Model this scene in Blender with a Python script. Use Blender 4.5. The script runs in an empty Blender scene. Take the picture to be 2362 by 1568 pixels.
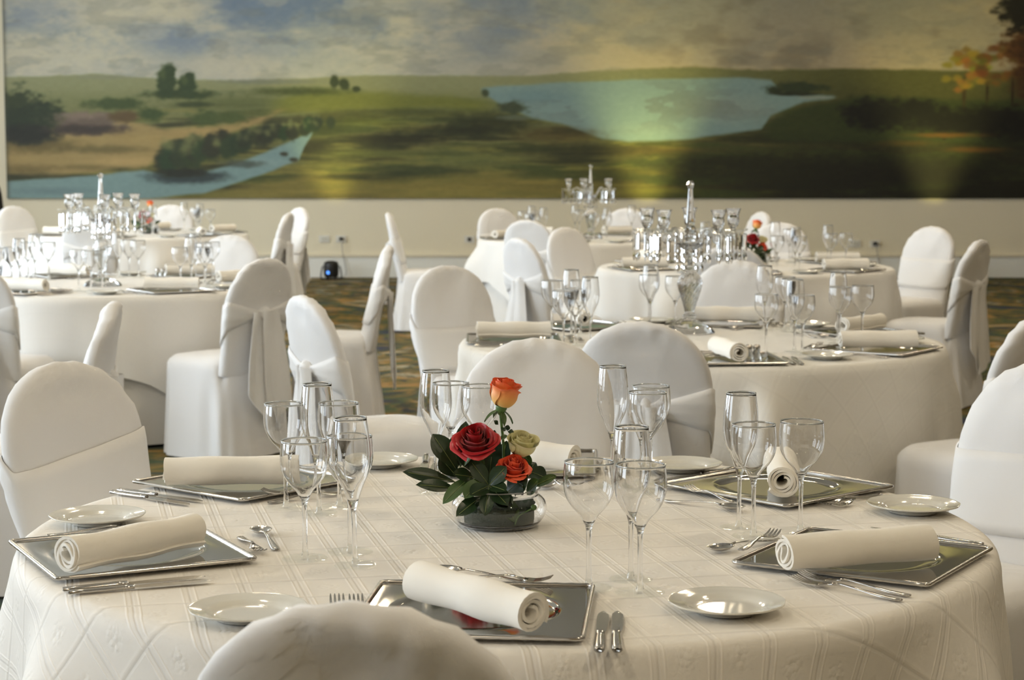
import bpy, math, random
import numpy as np
from mathutils import Matrix, Vector, Euler

PI = math.pi
sc = bpy.context.scene
C = sc.collection

# ------------------------------------------------------------------ camera, world, lights, exposure
FPX = 4462.0                      # focal length in pixels of the 2362 x 1568 frame
PITCH = math.atan(438.0 / FPX)
CAM_Z = 1.455
cam_d = bpy.data.cameras.new('camera')
cam = bpy.data.objects.new('camera', cam_d)
C.objects.link(cam)
cam.location = (0, 0, CAM_Z)
cam.rotation_euler = (PI / 2 - PITCH, 0, 0)
cam_d.sensor_width = 36.0
cam_d.lens = FPX / 2362.0 * 36.0
cam_d.clip_start = 0.05
cam_d.dof.use_dof = True
cam_d.dof.focus_distance = 3.65
cam_d.dof.aperture_fstop = 9.0
sc.camera = cam

sc.view_settings.view_transform = 'Standard'
sc.view_settings.look = 'None'
sc.view_settings.gamma = 1.0
sc.view_settings.use_curve_mapping = False
sc.view_settings.exposure = 0.0
sc.cycles.use_denoising = True
sc.cycles.use_adaptive_sampling = True
sc.cycles.adaptive_threshold = 0.07
sc.cycles.adaptive_min_samples = 12
sc.cycles.max_bounces = 12
sc.cycles.diffuse_bounces = 4
sc.cycles.glossy_bounces = 5
sc.cycles.transmission_bounces = 10
sc.cycles.transparent_max_bounces = 32
sc.cycles.sample_clamp_indirect = 4.0
sc.cycles.blur_glossy = 0.5

world = bpy.data.worlds.new('world')
sc.world = world
world.use_nodes = True
world.node_tree.nodes['Background'].inputs[0].default_value = (0.75, 0.87, 1.0, 1)
world.node_tree.nodes['Background'].inputs[1].default_value = 1.0

ROOM_L, ROOM_R, ROOM_F, ROOM_B, ROOM_H = -7.6, 8.6, -5.0, 22.2, 4.2
WIN_Y = [2.2, 6.2, 10.2, 14.2, 18.2]      # window centres along the left wall
WIN_W, WIN_Z0, WIN_Z1 = 2.7, 0.5, 3.5

def area(name, loc, rot, sx, sy, power, col, spread=PI):
    l = bpy.data.lights.new(name, 'AREA')
    l.shape = 'RECTANGLE'; l.size = sx; l.size_y = sy
    l.energy = power; l.color = col; l.spread = spread
    o = bpy.data.objects.new(name, l); C.objects.link(o)
    o.location = loc; o.rotation_euler = rot
    return o

for wy in WIN_Y:                   # daylight outside each window
    area('window_daylight', (ROOM_L - 0.45, wy, (WIN_Z0 + WIN_Z1) / 2), (0, -PI / 2, 0), WIN_Z1 - WIN_Z0 + .2, WIN_W + .2, 285, (0.81, 0.91, 1.0))

# ------------------------------------------------------------------ helpers
def at(px, py, z=0.75):
    """ground position of a photograph pixel on the horizontal plane z"""
    u = (px - 1181) / FPX; v = (784 - py) / FPX
    c, s = math.cos(PITCH), math.sin(PITCH)
    d = (u, c + v * s, -s + v * c)
    t = (z - CAM_Z) / d[2]
    return Vector((d[0] * t, d[1] * t, z))

class MB:
    def __init__(s): s.v = []; s.f = []; s.uv = None
    def add(s, verts, faces):
        n = len(s.v); s.v += [tuple(p) for p in verts]
        s.f += [tuple(i + n for i in f) for f in faces]; return s
    def grid(s, pts, closed_u=False, closed_v=False):
        """pts[j][i]"""
        nj, ni = len(pts), len(pts[0]); n = len(s.v)
        for r in pts: s.v += [tuple(p) for p in r]
        for j in range(nj if closed_v else nj - 1):
            for i in range(ni if closed_u else ni - 1):
                a = n + j * ni + i; b = n + j * ni + (i + 1) % ni
                c = n + ((j + 1) % nj) * ni + (i + 1) % ni; d = n + ((j + 1) % nj) * ni + i
                s.f.append((a, b, c, d))
        return s
    def cap(s, ring_start, ni, flip=False):
        f = tuple(range(ring_start, ring_start + ni)); s.f.append(f[::-1] if flip else f); return s
    def lathe(s, prof, seg=32, twist=0.0, lobes=0, lamp=0.0):
        pts = []
        for k, (r, z) in enumerate(prof):
            row = []
            for i in range(seg):
                a = 2 * PI * i / seg + twist * z
                rr = r * (1 + lamp * math.cos(lobes * 2 * PI * i / seg)) if lobes else r
                row.append((rr * math.cos(a), rr * math.sin(a), z))
            pts.append(row)
        return s.grid(pts, closed_u=True)
    def tube(s, path, rad, seg=8, cap=True):
        path = [Vector(p) for p in path]; n0 = len(s.v); pts = []
        rads = rad if isinstance(rad, (list, tuple)) else [rad] * len(path)
        up = Vector((0, 0, 1)); prev = None
        for k, p in enumerate(path):
            t = (path[min(k + 1, len(path) - 1)] - path[max(k - 1, 0)]).normalized()
            if prev is None:
                u = t.orthogonal().normalized()
            else:
                u = (prev - t * prev.dot(t)).normalized()
            prev = u; w = t.cross(u)
            pts.append([p + (u * math.cos(2 * PI * i / seg) + w * math.sin(2 * PI * i / seg)) * rads[k] for i in range(seg)])
        s.grid(pts, closed_u=True)
        if cap:
            s.cap(n0, seg, True); s.cap(n0 + seg * (len(path) - 1), seg)
        return s
    def box(s, x0, x1, y0, y1, z0, z1):
        return s.add([(x0, y0, z0), (x1, y0, z0), (x1, y1, z0), (x0, y1, z0), (x0, y0, z1), (x1, y0, z1), (x1, y1, z1), (x0, y1, z1)],
                     [(3, 2, 1, 0), (4, 5, 6, 7), (0, 1, 5, 4), (1, 2, 6, 5), (2, 3, 7, 6), (3, 0, 4, 7)])
    def mesh(s, name, mat, smooth=True, auto=None):
        me = bpy.data.meshes.new(name)
        me.from_pydata(s.v, [], s.f)
        if smooth: me.polygons.foreach_set('use_smooth', [True] * len(me.polygons))
        if mat: me.materials.append(mat)
        me.update()
        if auto is not None:
            try: me.set_sharp_from_angle(angle=math.radians(auto))
            except Exception: pass
        return me

def link(name, data, parent=None, loc=(0, 0, 0), rot=(0, 0, 0)):
    o = bpy.data.objects.new(name, data); C.objects.link(o)
    o.location = loc; o.rotation_euler = rot
    if parent: o.parent = parent
    return o
def tag(o, label, cat, group=None):
    o['label'] = label; o['category'] = cat
    if group: o['group'] = group
    return o
def thing(name, label, cat, loc=(0, 0, 0), rot=(0, 0, 0), group=None):
    o = bpy.data.objects.new(name, None); C.objects.link(o)
    o.empty_display_size = .05
    o.location = loc; o.rotation_euler = rot
    return tag(o, label, cat, group)
def struct(name, mb_or_mesh, mat=None, parent=None, smooth=False):
    me = mb_or_mesh if isinstance(mb_or_mesh, bpy.types.Mesh) else mb_or_mesh.mesh(name, mat, smooth)
    o = link(name, me, parent)
    if parent is None: o['kind'] = 'structure'
    return o
def build(proto, root):
    """proto: list of (name, mesh, sub-list, matrix or None) hung under root; meshes are shared"""
    for name, me, subs, mt in proto:
        o = link(name, me, root)
        if mt is not None: o.matrix_basis = mt
        for n2, m2, _s, t2 in subs:
            q = link(n2, m2, o)
            if t2 is not None: q.matrix_basis = t2
    return root

def smooth01(a, b, x):
    t = min(1, max(0, (x - a) / (b - a))); return t * t * (3 - 2 * t)
def lerp(a, b, t): return a + (b - a) * t
def curve(pts, n=None):
    """piecewise smooth interpolation of (x, y..) control points -> Catmull-Rom samples"""
    pts = [Vector(p) for p in pts]; n = n or 6; out = []
    for i in range(len(pts) - 1):
        p0 = pts[max(i - 1, 0)]; p1 = pts[i]; p2 = pts[i + 1]; p3 = pts[min(i + 2, len(pts) - 1)]
        for k in range(n):
            t = k / n
            out.append(.5 * ((2 * p1) + (p2 - p0) * t + (2 * p0 - 5 * p1 + 4 * p2 - p3) * t * t + (3 * p1 - p0 - 3 * p2 + p3) * t ** 3))
    out.append(pts[-1]); return out
def cprof(pts, n=6): return [(max(0.0, p[0]), p[1]) for p in curve([(a, b, 0) for a, b in pts], n)]

# ------------------------------------------------------------------ materials
def lin(c):
    return tuple((x / 12.92 if x <= .04045 else ((x + .055) / 1.055) ** 2.4) for x in (v / 255 for v in c))
def new_mat(name):
    m = bpy.data.materials.new(name); m.use_nodes = True
    return m, m.node_tree.nodes, m.node_tree.links, m.node_tree.nodes['Principled BSDF']
def mat(name, col, rough=.5, metal=0, bump=0, bscale=200, sheen=0, coat=0, spec=None, var=0):
    m, N, L, B = new_mat(name)
    B.inputs['Base Color'].default_value = (*col, 1); B.inputs['Roughness'].default_value = rough; B.inputs['Metallic'].default_value = metal
    if sheen: B.inputs['Sheen Weight'].default_value = sheen
    if coat: B.inputs['Coat Weight'].default_value = coat; B.inputs['Coat Roughness'].default_value = .05
    if spec is not None: B.inputs['Specular IOR Level'].default_value = spec
    tc = N.new('ShaderNodeTexCoord')
    if bump:
        t = N.new('ShaderNodeTexNoise'); t.inputs['Scale'].default_value = bscale; t.inputs['Detail'].default_value = 3
        L.new(tc.outputs['Object'], t.inputs['Vector'])
        b = N.new('ShaderNodeBump'); b.inputs['Strength'].default_value = bump; b.inputs['Distance'].default_value = .002
        L.new(t.outputs['Fac'], b.inputs['Height']); L.new(b.outputs['Normal'], B.inputs['Normal'])
    if var:
        t2 = N.new('ShaderNodeTexNoise'); t2.inputs['Scale'].default_value = 9; t2.inputs['Detail'].default_value = 3
        L.new(tc.outputs['Object'], t2.inputs['Vector'])
        mx = N.new('ShaderNodeMix'); mx.data_type = 'RGBA'
        mx.inputs[6].default_value = (*[x * (1 - var) for x in col], 1); mx.inputs[7].default_value = (*[min(1, x * (1 + var)) for x in col], 1)
        L.new(t2.outputs['Fac'], mx.inputs[0]); L.new(mx.outputs[2], B.inputs['Base Color'])
    return m

def math_node(N, L, op, a, b=None, c=None):
    n = N.new('ShaderNodeMath'); n.operation = op
    for i, v in enumerate((a, b, c)):
        if v is None: continue
        if isinstance(v, (int, float)): n.inputs[i].default_value = v
        else: L.new(v, n.inputs[i])
    return n.outputs[0]

def damask(name, col, strength, rot, con=1.0):
    """woven check of fine double lines with a small sprig in every field, on unrolled cloth coordinates (metres)"""
    m, N, L, B = new_mat(name)
    B.inputs['Roughness'].default_value = .62; B.inputs['Sheen Weight'].default_value = .15
    tc = N.new('ShaderNodeTexCoord'); mp = N.new('ShaderNodeMapping'); mp.inputs['Rotation'].default_value = (0, 0, rot)
    L.new(tc.outputs['UV'], mp.inputs['Vector']); sp = N.new('ShaderNodeSeparateXYZ'); L.new(mp.outputs[0], sp.inputs[0])
    def band(v, cell, offs, w):
        fr = math_node(N, L, 'FRACT', math_node(N, L, 'DIVIDE', v, cell))
        tot = None
        for o in offs:
            d = math_node(N, L, 'ABSOLUTE', math_node(N, L, 'SUBTRACT', fr, o))
            h = math_node(N, L, 'SMOOTHSTEP' if False else 'SUBTRACT', 1.0, math_node(N, L, 'DIVIDE', d, w))
            h = math_node(N, L, 'MAXIMUM', h, 0.0)
            tot = h if tot is None else math_node(N, L, 'MAXIMUM', tot, h)
        return fr, tot
    fx, bx = band(sp.outputs[0], .090, (.07, .30), .032)
    _, gx = band(sp.outputs[0], .090, (.19,), .035)
    fy, by = band(sp.outputs[1], .122, (.20,), .045)
    _, gy = band(sp.outputs[1], .122, (.12,), .045)
    bx = math_node(N, L, 'MULTIPLY', bx, math_node(N, L, 'SUBTRACT', 1.0, gy))
    ridge = math_node(N, L, 'MAXIMUM', bx, math_node(N, L, 'MULTIPLY', by, .5))
    groove = math_node(N, L, 'MAXIMUM', gx, gy)
    lines = math_node(N, L, 'ADD', math_node(N, L, 'MULTIPLY', math_node(N, L, 'SUBTRACT', ridge, groove), .5), .5)
    dx = math_node(N, L, 'DIVIDE', math_node(N, L, 'SUBTRACT', fx, .65), .24)
    dy = math_node(N, L, 'DIVIDE', math_node(N, L, 'SUBTRACT', fy, .63), .24)
    rr = math_node(N, L, 'ADD', math_node(N, L, 'MULTIPLY', dx, dx), math_node(N, L, 'MULTIPLY', dy, dy))
    msk = math_node(N, L, 'MAXIMUM', math_node(N, L, 'SUBTRACT', 1.0, rr), 0.0)
    nz = N.new('ShaderNodeTexVoronoi'); nz.inputs['Scale'].default_value = 110; L.new(mp.outputs[0], nz.inputs['Vector'])
    sprig = math_node(N, L, 'MULTIPLY', msk, math_node(N, L, 'SUBTRACT', 1.0, math_node(N, L, 'MULTIPLY', nz.outputs['Distance'], 1.6)))
    wv = N.new('ShaderNodeTexNoise'); wv.inputs['Scale'].default_value = 900; L.new(mp.outputs[0], wv.inputs['Vector'])
    hgt = math_node(N, L, 'ADD', math_node(N, L, 'ADD', lines, math_node(N, L, 'MULTIPLY', sprig, .75)), math_node(N, L, 'MULTIPLY', wv.outputs['Fac'], .18))
    bp = N.new('ShaderNodeBump'); bp.inputs['Strength'].default_value = strength; bp.inputs['Distance'].default_value = .0016
    L.new(hgt, bp.inputs['Height']); L.new(bp.outputs['Normal'], B.inputs['Normal'])
    mx = N.new('ShaderNodeMix'); mx.data_type = 'RGBA'
    mx.inputs[6].default_value = (*[x * (1 - .11 * con) for x in col], 1); mx.inputs[7].default_value = (*[min(1, x * (1 + .10 * con)) for x in col], 1)
    L.new(lines, mx.inputs[0]); L.new(mx.outputs[2], B.inputs['Base Color'])
    return m

def thin_glass(name, tint=(.985, .99, .985), k=.8):
    """clear wall of blown glass: what is not reflected passes straight through"""
    m = bpy.data.materials.new(name); m.use_nodes = True
    N, L = m.node_tree.nodes, m.node_tree.links; N.clear()
    out = N.new('ShaderNodeOutputMaterial'); mix = N.new('ShaderNodeMixShader')
    tr = N.new('ShaderNodeBsdfTransparent'); tr.inputs[0].default_value = (*tint, 1)
    gl = N.new('ShaderNodeBsdfGlossy'); gl.inputs['Roughness'].default_value = .015; gl.inputs['Color'].default_value = (1, 1, 1, 1)
    lw = N.new('ShaderNodeLayerWeight')
    p = math_node(N, L, 'POWER', lw.outputs['Facing'], 4.5)
    fr = math_node(N, L, 'ADD', math_node(N, L, 'MULTIPLY', p, k), .028)
    L.new(fr, mix.inputs[0]); L.new(tr.outputs[0], mix.inputs[1]); L.new(gl.outputs[0], mix.inputs[2]); L.new(mix.outputs[0], out.inputs[0])
    return m
def solid_glass(name, col=(1, 1, 1), ior=1.5, rough=0.0):
    m, N, L, B = new_mat(name)
    B.inputs['Base Color'].default_value = (*col, 1); B.inputs['Transmission Weight'].default_value = 1.0
    B.inputs['Roughness'].default_value = rough; B.inputs['IOR'].default_value = ior
    return m
def emit(name, col, strength):
    m = bpy.data.materials.new(name); m.use_nodes = True
    N, L = m.node_tree.nodes, m.node_tree.links; N.clear()
    out = N.new('ShaderNodeOutputMaterial'); e = N.new('ShaderNodeEmission'); e.inputs[0].default_value = (*col, 1); e.inputs[1].default_value = strength
    L.new(e.outputs[0], out.inputs[0]); return m

M_cover = mat('white_chair_cover', (.79, .785, .785), .72, bump=.12, bscale=500, sheen=.2)
M_sash = mat('white_satin_sash', (.82, .815, .81), .55, bump=.06, bscale=600, sheen=.25)
M_damask = damask('damask_cloth', (.85, .815, .755), 0.8, math.radians(-13))
M_damask2 = damask('damask_cloth_far', (.82, .80, .75), .22, math.radians(20), .35)
M_plain = damask('satin_cloth', (.82, .805, .77), .08, math.radians(8), .12)
M_skirt = mat('undercloth', (.74, .72, .68), .75, bump=.08, bscale=400)
M_napkin = mat('napkin_linen', (.93, .895, .82), .85, bump=.12, bscale=1100, sheen=.2)
M_steel = mat('cutlery_steel', (.60, .58, .55), .16, 1.0)
M_tray = mat('polished_tray', (.50, .49, .46), .07, 1.0, bump=.015, bscale=30)
M_porc = mat('porcelain', (.80, .79, .73), .10, coat=.6)
M_thin = thin_glass('clear_glass_wall')
M_foot = thin_glass('clear_glass_foot', k=.2)
def rim_glass():
    m = bpy.data.materials.new('brightened_glass_rim'); m.use_nodes = True
    N, L = m.node_tree.nodes, m.node_tree.links; N.clear()
    out = N.new('ShaderNodeOutputMaterial'); a = N.new('ShaderNodeMixShader'); b = N.new('ShaderNodeMixShader')
    tr = N.new('ShaderNodeBsdfTransparent'); gl = N.new('ShaderNodeBsdfGlossy'); gl.inputs['Roughness'].default_value = .12
    df = N.new('ShaderNodeBsdfTranslucent'); df.inputs[0].default_value = (.86, .88, .84, 1)  # milky white mixed into clear glass, standing in for the rim's bright highlight
    a.inputs[0].default_value = .45; L.new(gl.outputs[0], a.inputs[1]); L.new(df.outputs[0], a.inputs[2])
    b.inputs[0].default_value = .68; L.new(tr.outputs[0], b.inputs[1]); L.new(a.outputs[0], b.inputs[2]); L.new(b.outputs[0], out.inputs[0])
    return m
M_rim = rim_glass()
M_glass = solid_glass('clear_glass')
M_crystal = solid_glass('cut_crystal', (1, 1, 1), 1.52)
M_foam = mat('floral_foam', lin((42, 58, 47)), .95, bump=.6, bscale=300, var=.25)
M_leaf = mat('glossy_leaf', lin((34, 56, 30)), .33, var=.35, bump=.1, bscale=60)
M_leaf2 = mat('light_leaf', lin((66, 92, 42)), .4, var=.25)
M_stem = mat('flower_stem', lin((88, 122, 62)), .5)
M_vein = mat('leaf_midrib', lin((128, 140, 80)), .5)
M_black = mat('black_plastic', (.012, .012, .013), .45)
M_dark = mat('dark_cloth', (.012, .012, .014), .8)
M_wood = mat('table_board', (.3, .2, .12), .6, var=.2)
M_metalleg = mat('table_leg_metal', (.35, .35, .36), .35, 1)
M_plug = mat('socket_plastic', (.72, .70, .63), .4)
M_plugdark = mat('socket_recess', (.05, .045, .04), .5)
M_cable = mat('grey_cable', (.40, .38, .33), .5)

def petal_mat(name, base, tip, rough=.5):
    m, N, L, B = new_mat(name)
    tc = N.new('ShaderNodeTexCoord'); sp = N.new('ShaderNodeSeparateXYZ'); L.new(tc.outputs['UV'], sp.inputs[0])
    mx = N.new('ShaderNodeMix'); mx.data_type = 'RGBA'
    mx.inputs[6].default_value = (*lin(base), 1); mx.inputs[7].default_value = (*lin(tip), 1)
    L.new(sp.outputs[1], mx.inputs[0]); L.new(mx.outputs[2], B.inputs['Base Color'])
    B.inputs['Roughness'].default_value = rough; B.inputs['Sheen Weight'].default_value = .2
    B.inputs['Subsurface Weight'].default_value = 0.0
    return m
M_red = petal_mat('red_petal', (120, 6, 14), (188, 14, 26), .38)
M_orange = petal_mat('peach_orange_petal', (240, 205, 110), (245, 104, 52), .5)
M_coral = petal_mat('coral_petal', (225, 80, 36), (240, 92, 48), .5)
M_ivory = petal_mat('ivory_petal', (205, 208, 140), (232, 226, 180), .5)

# ------------------------------------------------------------------ room
def plaster(name, col):
    return mat(name, col, .85, bump=.08, bscale=60)
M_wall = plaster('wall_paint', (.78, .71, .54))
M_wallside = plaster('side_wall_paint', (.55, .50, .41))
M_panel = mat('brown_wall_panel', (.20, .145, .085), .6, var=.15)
M_panel2 = mat('tan_wall_panel', (.38, .29, .18), .6, var=.12)
M_base = mat('skirting_paint', (.80, .80, .75), .5)
M_trim = mat('skirting_lip', (.68, .62, .48), .5)
M_ceil = plaster('ceiling_paint', (.62, .59, .53))
M_frame = mat('window_paint', (.75, .75, .73), .5)

def carpet():
    m, N, L, B = new_mat('patterned_carpet')
    B.inputs['Roughness'].default_value = .95
    tc = N.new('ShaderNodeTexCoord')
    def noise(scale, detail, dist, off):
        mp = N.new('ShaderNodeMapping'); mp.inputs['Location'].default_value = off; mp.inputs['Scale'].default_value = (1, 1, 1)
        n = N.new('ShaderNodeTexNoise'); n.inputs['Scale'].default_value = scale; n.inputs['Detail'].default_value = detail; n.inputs['Distortion'].default_value = dist
        L.new(tc.outputs['Object'], mp.inputs[0]); L.new(mp.outputs[0], n.inputs['Vector']); return n.outputs['Fac']
    a = noise(1.5, 3, 2.2, (3, 1, 0)); b = noise(1.1, 3, 1.6, (9, 4, 0)); c = noise(2.2, 4, 2.6, (1, 8, 2))
    def ramp(f, stops):
        r = N.new('ShaderNodeValToRGB'); L.new(f, r.inputs[0]); el = r.color_ramp.elements
        el[0].position, el[0].color = stops[0][0], (*lin(stops[0][1]), 1)
        el[1].position, el[1].color = stops[-1][0], (*lin(stops[-1][1]), 1)
        for p, col in stops[1:-1]:
            e = el.new(p); e.color = (*lin(col), 1)
        return r.outputs[0]
    r1 = ramp(a, [(.30, (34, 38, 48)), (.42, (48, 52, 34)), (.50, (78, 76, 34)), (.56, (128, 100, 40)), (.62, (64, 70, 40)), (.75, (40, 46, 58))])
    r2 = ramp(b, [(.35, (36, 40, 66)), (.48, (60, 78, 40)), (.56, (150, 112, 48)), (.62, (150, 148, 128)), (.70, (58, 62, 66))])
    st = N.new('ShaderNodeValToRGB'); L.new(c, st.inputs[0]); st.color_ramp.elements[0].position = .45; st.color_ramp.elements[1].position = .56
    mx = N.new('ShaderNodeMix'); mx.data_type = 'RGBA'; L.new(st.outputs[0], mx.inputs[0]); L.new(r1, mx.inputs[6]); L.new(r2, mx.inputs[7])
    L.new(mx.outputs[2], B.inputs['Base Color'])
    n = N.new('ShaderNodeTexNoise'); n.inputs['Scale'].default_value = 350; L.new(tc.outputs['Object'], n.inputs['Vector'])
    bp = N.new('ShaderNodeBump'); bp.inputs['Strength'].default_value = .5; bp.inputs['Distance'].default_value = .004
    L.new(n.outputs['Fac'], bp.inputs['Height']); L.new(bp.outputs[0], B.inputs['Normal'])
    return m
M_carpet = carpet()

struct('floor', MB().box(ROOM_L - .3, ROOM_R + .2, ROOM_F - .2, ROOM_B + .2, -.1, 0), M_carpet)
struct('ceiling', MB().box(ROOM_L - .3, ROOM_R + .2, ROOM_F - .2, ROOM_B + .2, ROOM_H, ROOM_H + .1), M_ceil)
struct('wall_back', MB().box(ROOM_L - .3, ROOM_R + .2, ROOM_B, ROOM_B + .2, 0, ROOM_H), M_wall)
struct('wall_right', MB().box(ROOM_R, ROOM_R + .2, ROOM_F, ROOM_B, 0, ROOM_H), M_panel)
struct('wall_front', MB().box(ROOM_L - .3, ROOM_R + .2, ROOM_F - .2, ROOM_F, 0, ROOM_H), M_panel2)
wl = MB()
ys = [ROOM_F] + [e for wy in WIN_Y for e in (wy - WIN_W / 2, wy + WIN_W / 2)] + [ROOM_B]
for i in range(0, len(ys), 2): wl.box(ROOM_L - .3, ROOM_L, ys[i], ys[i + 1], 0, ROOM_H)
for wy in WIN_Y:
    wl.box(ROOM_L - .3, ROOM_L, wy - WIN_W / 2, wy + WIN_W / 2, 0, WIN_Z0)
    wl.box(ROOM_L - .3, ROOM_L, wy - WIN_W / 2, wy + WIN_W / 2, WIN_Z1, ROOM_H)
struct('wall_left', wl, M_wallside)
for k, wy in enumerate(WIN_Y):
    w = MB(); x0, x1 = ROOM_L - .2, ROOM_L - .12; y0, y1 = wy - WIN_W / 2, wy + WIN_W / 2
    for (a, b) in ((y0, y0 + .07), (y1 - .07, y1), (wy - .04, wy + .04)): w.box(x0, x1, a, b, WIN_Z0, WIN_Z1)
    for (a, b) in ((WIN_Z0, WIN_Z0 + .07), (WIN_Z1 - .07, WIN_Z1), (2.5, 2.56)): w.box(x0 + .005, x1 - .005, y0, y1, a, b)
    struct('window_%d' % (k + 1), w, M_frame)
bb = MB().box(ROOM_L, ROOM_R, ROOM_B - .03, ROOM_B, 0, .232)
bo = struct('baseboard_back', bb, M_base)
struct('lip', MB().box(ROOM_L, ROOM_R, ROOM_B - .045, ROOM_B, .232, .262), M_trim, bo)

# warm ceiling lamps: recessed rings of small bulbs
M_bulb = emit('warm_bulb', (1.0, .80, .52), 60)
M_bulb.cycles.emission_sampling = 'NONE'
M_ring = mat('lamp_ring', (.75, .72, .66), .3)
ring_me = MB().lathe([(.16, .0), (.21, -.012), (.22, 0)], 32).mesh('ring', M_ring)
bulb_me = MB().lathe(cprof([(0, -.045), (.018, -.038), (.026, -.02), (.018, 0)], 3), 12).mesh('bulb', M_bulb)
LAMPS = [(x, y) for y in (-2.8, 1.2, 5.2, 9.2, 13.2, 17.2) for x in (-4.6, -1.4, 1.8, 5.0)]  # first row, behind the camera, is added to warm and brighten the foreground chair
for i, (x, y) in enumerate(LAMPS):
    t = thing('ceiling_lamp', 'ring of five small warm bulbs recessed in the ceiling', 'ceiling lamp', (x, y, ROOM_H - .002), group='ceiling lamps above the tables')
    link('ring', ring_me, t)
    for k in range(5):
        a = 2 * PI * k / 5
        link('bulb', bulb_me, t, (.1 * math.cos(a), .1 * math.sin(a), 0))
    l = bpy.data.lights.new('lamp_glow', 'AREA'); l.shape = 'DISK'; l.size = .30; l.energy = 22 if y < 13 else 32; l.color = (1.0, .84, .60)
    lo = bpy.data.objects.new('lamp_glow', l); C.objects.link(lo); lo.parent = t; lo.location = (0, 0, -.06)

# ------------------------------------------------------------------ mural painting (numpy painted vertex colours of a landscape)
def make_mural():
    rng = np.random.default_rng(7)
    X0, X1, Z0, Z1 = -5.77, 7.4, .905, 3.65
    NX, NZ = 1180, 246
    xs = np.linspace(X0, X1, NX); zs = np.linspace(Z0, Z1, NZ)
    GX, GZ = np.meshgrid(xs, zs)
    px = 1181 + GX * 202.0; py = 346 - (GZ - CAM_Z) * 202.0     # coordinates in which the picture is laid out (about 5 mm each)
    def vnoise(sx, sy, seed):
        r = np.random.default_rng(seed)
        u = (px - px.min()) / sx; v = (py - py.min()) / sy
        g = r.random((int(v.max()) + 3, int(u.max()) + 3))
        iu = u.astype(int); iv = v.astype(int); fu = u - iu; fv = v - iv
        fu = fu * fu * (3 - 2 * fu); fv = fv * fv * (3 - 2 * fv)
        return (g[iv, iu] * (1 - fu) + g[iv, iu + 1] * fu) * (1 - fv) + (g[iv + 1, iu] * (1 - fu) + g[iv + 1, iu + 1] * fu) * fv
    def fbm(sx, sy, seed, o=4):
        t = 0; a = 1; s = 0
        for k in range(o):
            t = t + a * vnoise(sx / 2 ** k, sy / 2 ** k, seed + k * 17); s += a; a *= .55
        return t / s
    def col(c): return np.array(c, float)[None, None, :]
    img = np.zeros(px.shape + (3,))
    def over(c, m):
        nonlocal img
        c = np.array(c, float)
        if c.ndim == 1: c = c[None, None, :]
        img = img * (1 - m[..., None]) + c * m[..., None]
    def sstep(a, b, x):
        t = np.clip((x - a) / (b - a), 0, 1); return t * t * (3 - 2 * t)
    def interp(pts): return np.interp(px, [p[0] for p in pts], [p[1] for p in pts])
    wob = (fbm(60, 30, 5) - .5)
    wob2 = (fbm(18, 10, 9) - .5)
    def ell(cx, cy, rx, ry, soft=.35, w=.5):
        d = np.sqrt(((px - cx) / rx) ** 2 + ((py - cy) / ry) ** 2) + wob2 * w
        return 1 - sstep(1 - soft, 1 + soft * .4, d)
    def between(top, bot, soft=8, w=14):
        t = interp(top) + wob * w; b = interp(bot) + wob * w
        return sstep(-soft, soft, py - t) * sstep(-soft, soft, b - py)
    # sky
    g = np.clip((py + 130) / 310, 0, 1)[..., None]
    skyL = col((108, 126, 146)) * (1 - g) + col((180, 179, 162)) * g
    skyR = col((128, 130, 122)) * (1 - g) + col((178, 162, 130)) * g
    k = sstep(800, 1900, px)[..., None]
    img = skyL * (1 - k) + skyR * k
    cl = fbm(330, 120, 21, 5); cl2 = fbm(140, 60, 33, 4)
    over((204, 196, 168), sstep(.47, .66, cl) * (1 - sstep(900, 1700, px)) * .85)
    over((182, 165, 130), sstep(.48, .64, cl) * sstep(900, 1700, px) * .75)
    over((108, 124, 144), sstep(.52, .72, 1 - cl2) * .40 * (1 - sstep(1000, 1700, px)) * (1 - sstep(110, 170, py)))
    over((106, 98, 84), sstep(.55, .74, 1 - cl2) * .5 * sstep(1300, 1800, px))
    for cx, cy, rx, ry, a in ((140, 130, 230, 60, .7), (240, 60, 80, 60, .6), (390, 20, 90, 40, .5), (540, 150, 120, 40, .6), (900, 120, 140, 50, .55), (1020, 40, 120, 40, .3), (60, 110, 80, 40, .5)):
        over((206, 198, 168), ell(cx, cy, rx, ry, .9, 1.3) * a)
    for cx, cy, rx, ry, a in ((640, 20, 170, 50, .6), (420, 95, 90, 40, .5), (90, 30, 110, 40, .5), (650, 110, 70, 25, .35), (1200, 30, 150, 60, .4)):
        over((104, 124, 152), ell(cx, cy, rx, ry, .9, 1.3) * a)
    over((190, 186, 168), sstep(.50, .62, fbm(90, 36, 63, 4)) * .35 * (1 - sstep(900, 1500, px)))
    over((120, 122, 112), sstep(.54, .66, fbm(70, 22, 71, 4)) * .25)
    # land
    hor = [(0, 180), (120, 178), (230, 172), (330, 182), (560, 188), (700, 183), (860, 176), (1200, 178), (1350, 168), (1600, 156), (1750, 164), (1950, 160), (2362, 168), (2700, 170)]
    land = sstep(-4, 4, py - interp(hor) - wob2 * 5)
    streak = fbm(260, 22, 41, 5); streak2 = fbm(110, 11, 57, 4)
    gl = np.clip((py - 180) / 270, 0, 1)[..., None]
    lc = col((132, 136, 92)) * (1 - gl) + col((88, 84, 34)) * gl
    kd = sstep(1050, 2100, px)[..., None]
    lc = lc * (1 - kd) + (col((86, 86, 44)) * (1 - gl) + col((22, 22, 7)) * gl) * kd
    over(lc, land)
    dist = land * (1 - sstep(195, 235, py))
    over((150, 150, 112), dist * .5 * (1 - sstep(1300, 1900, px)))
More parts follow.
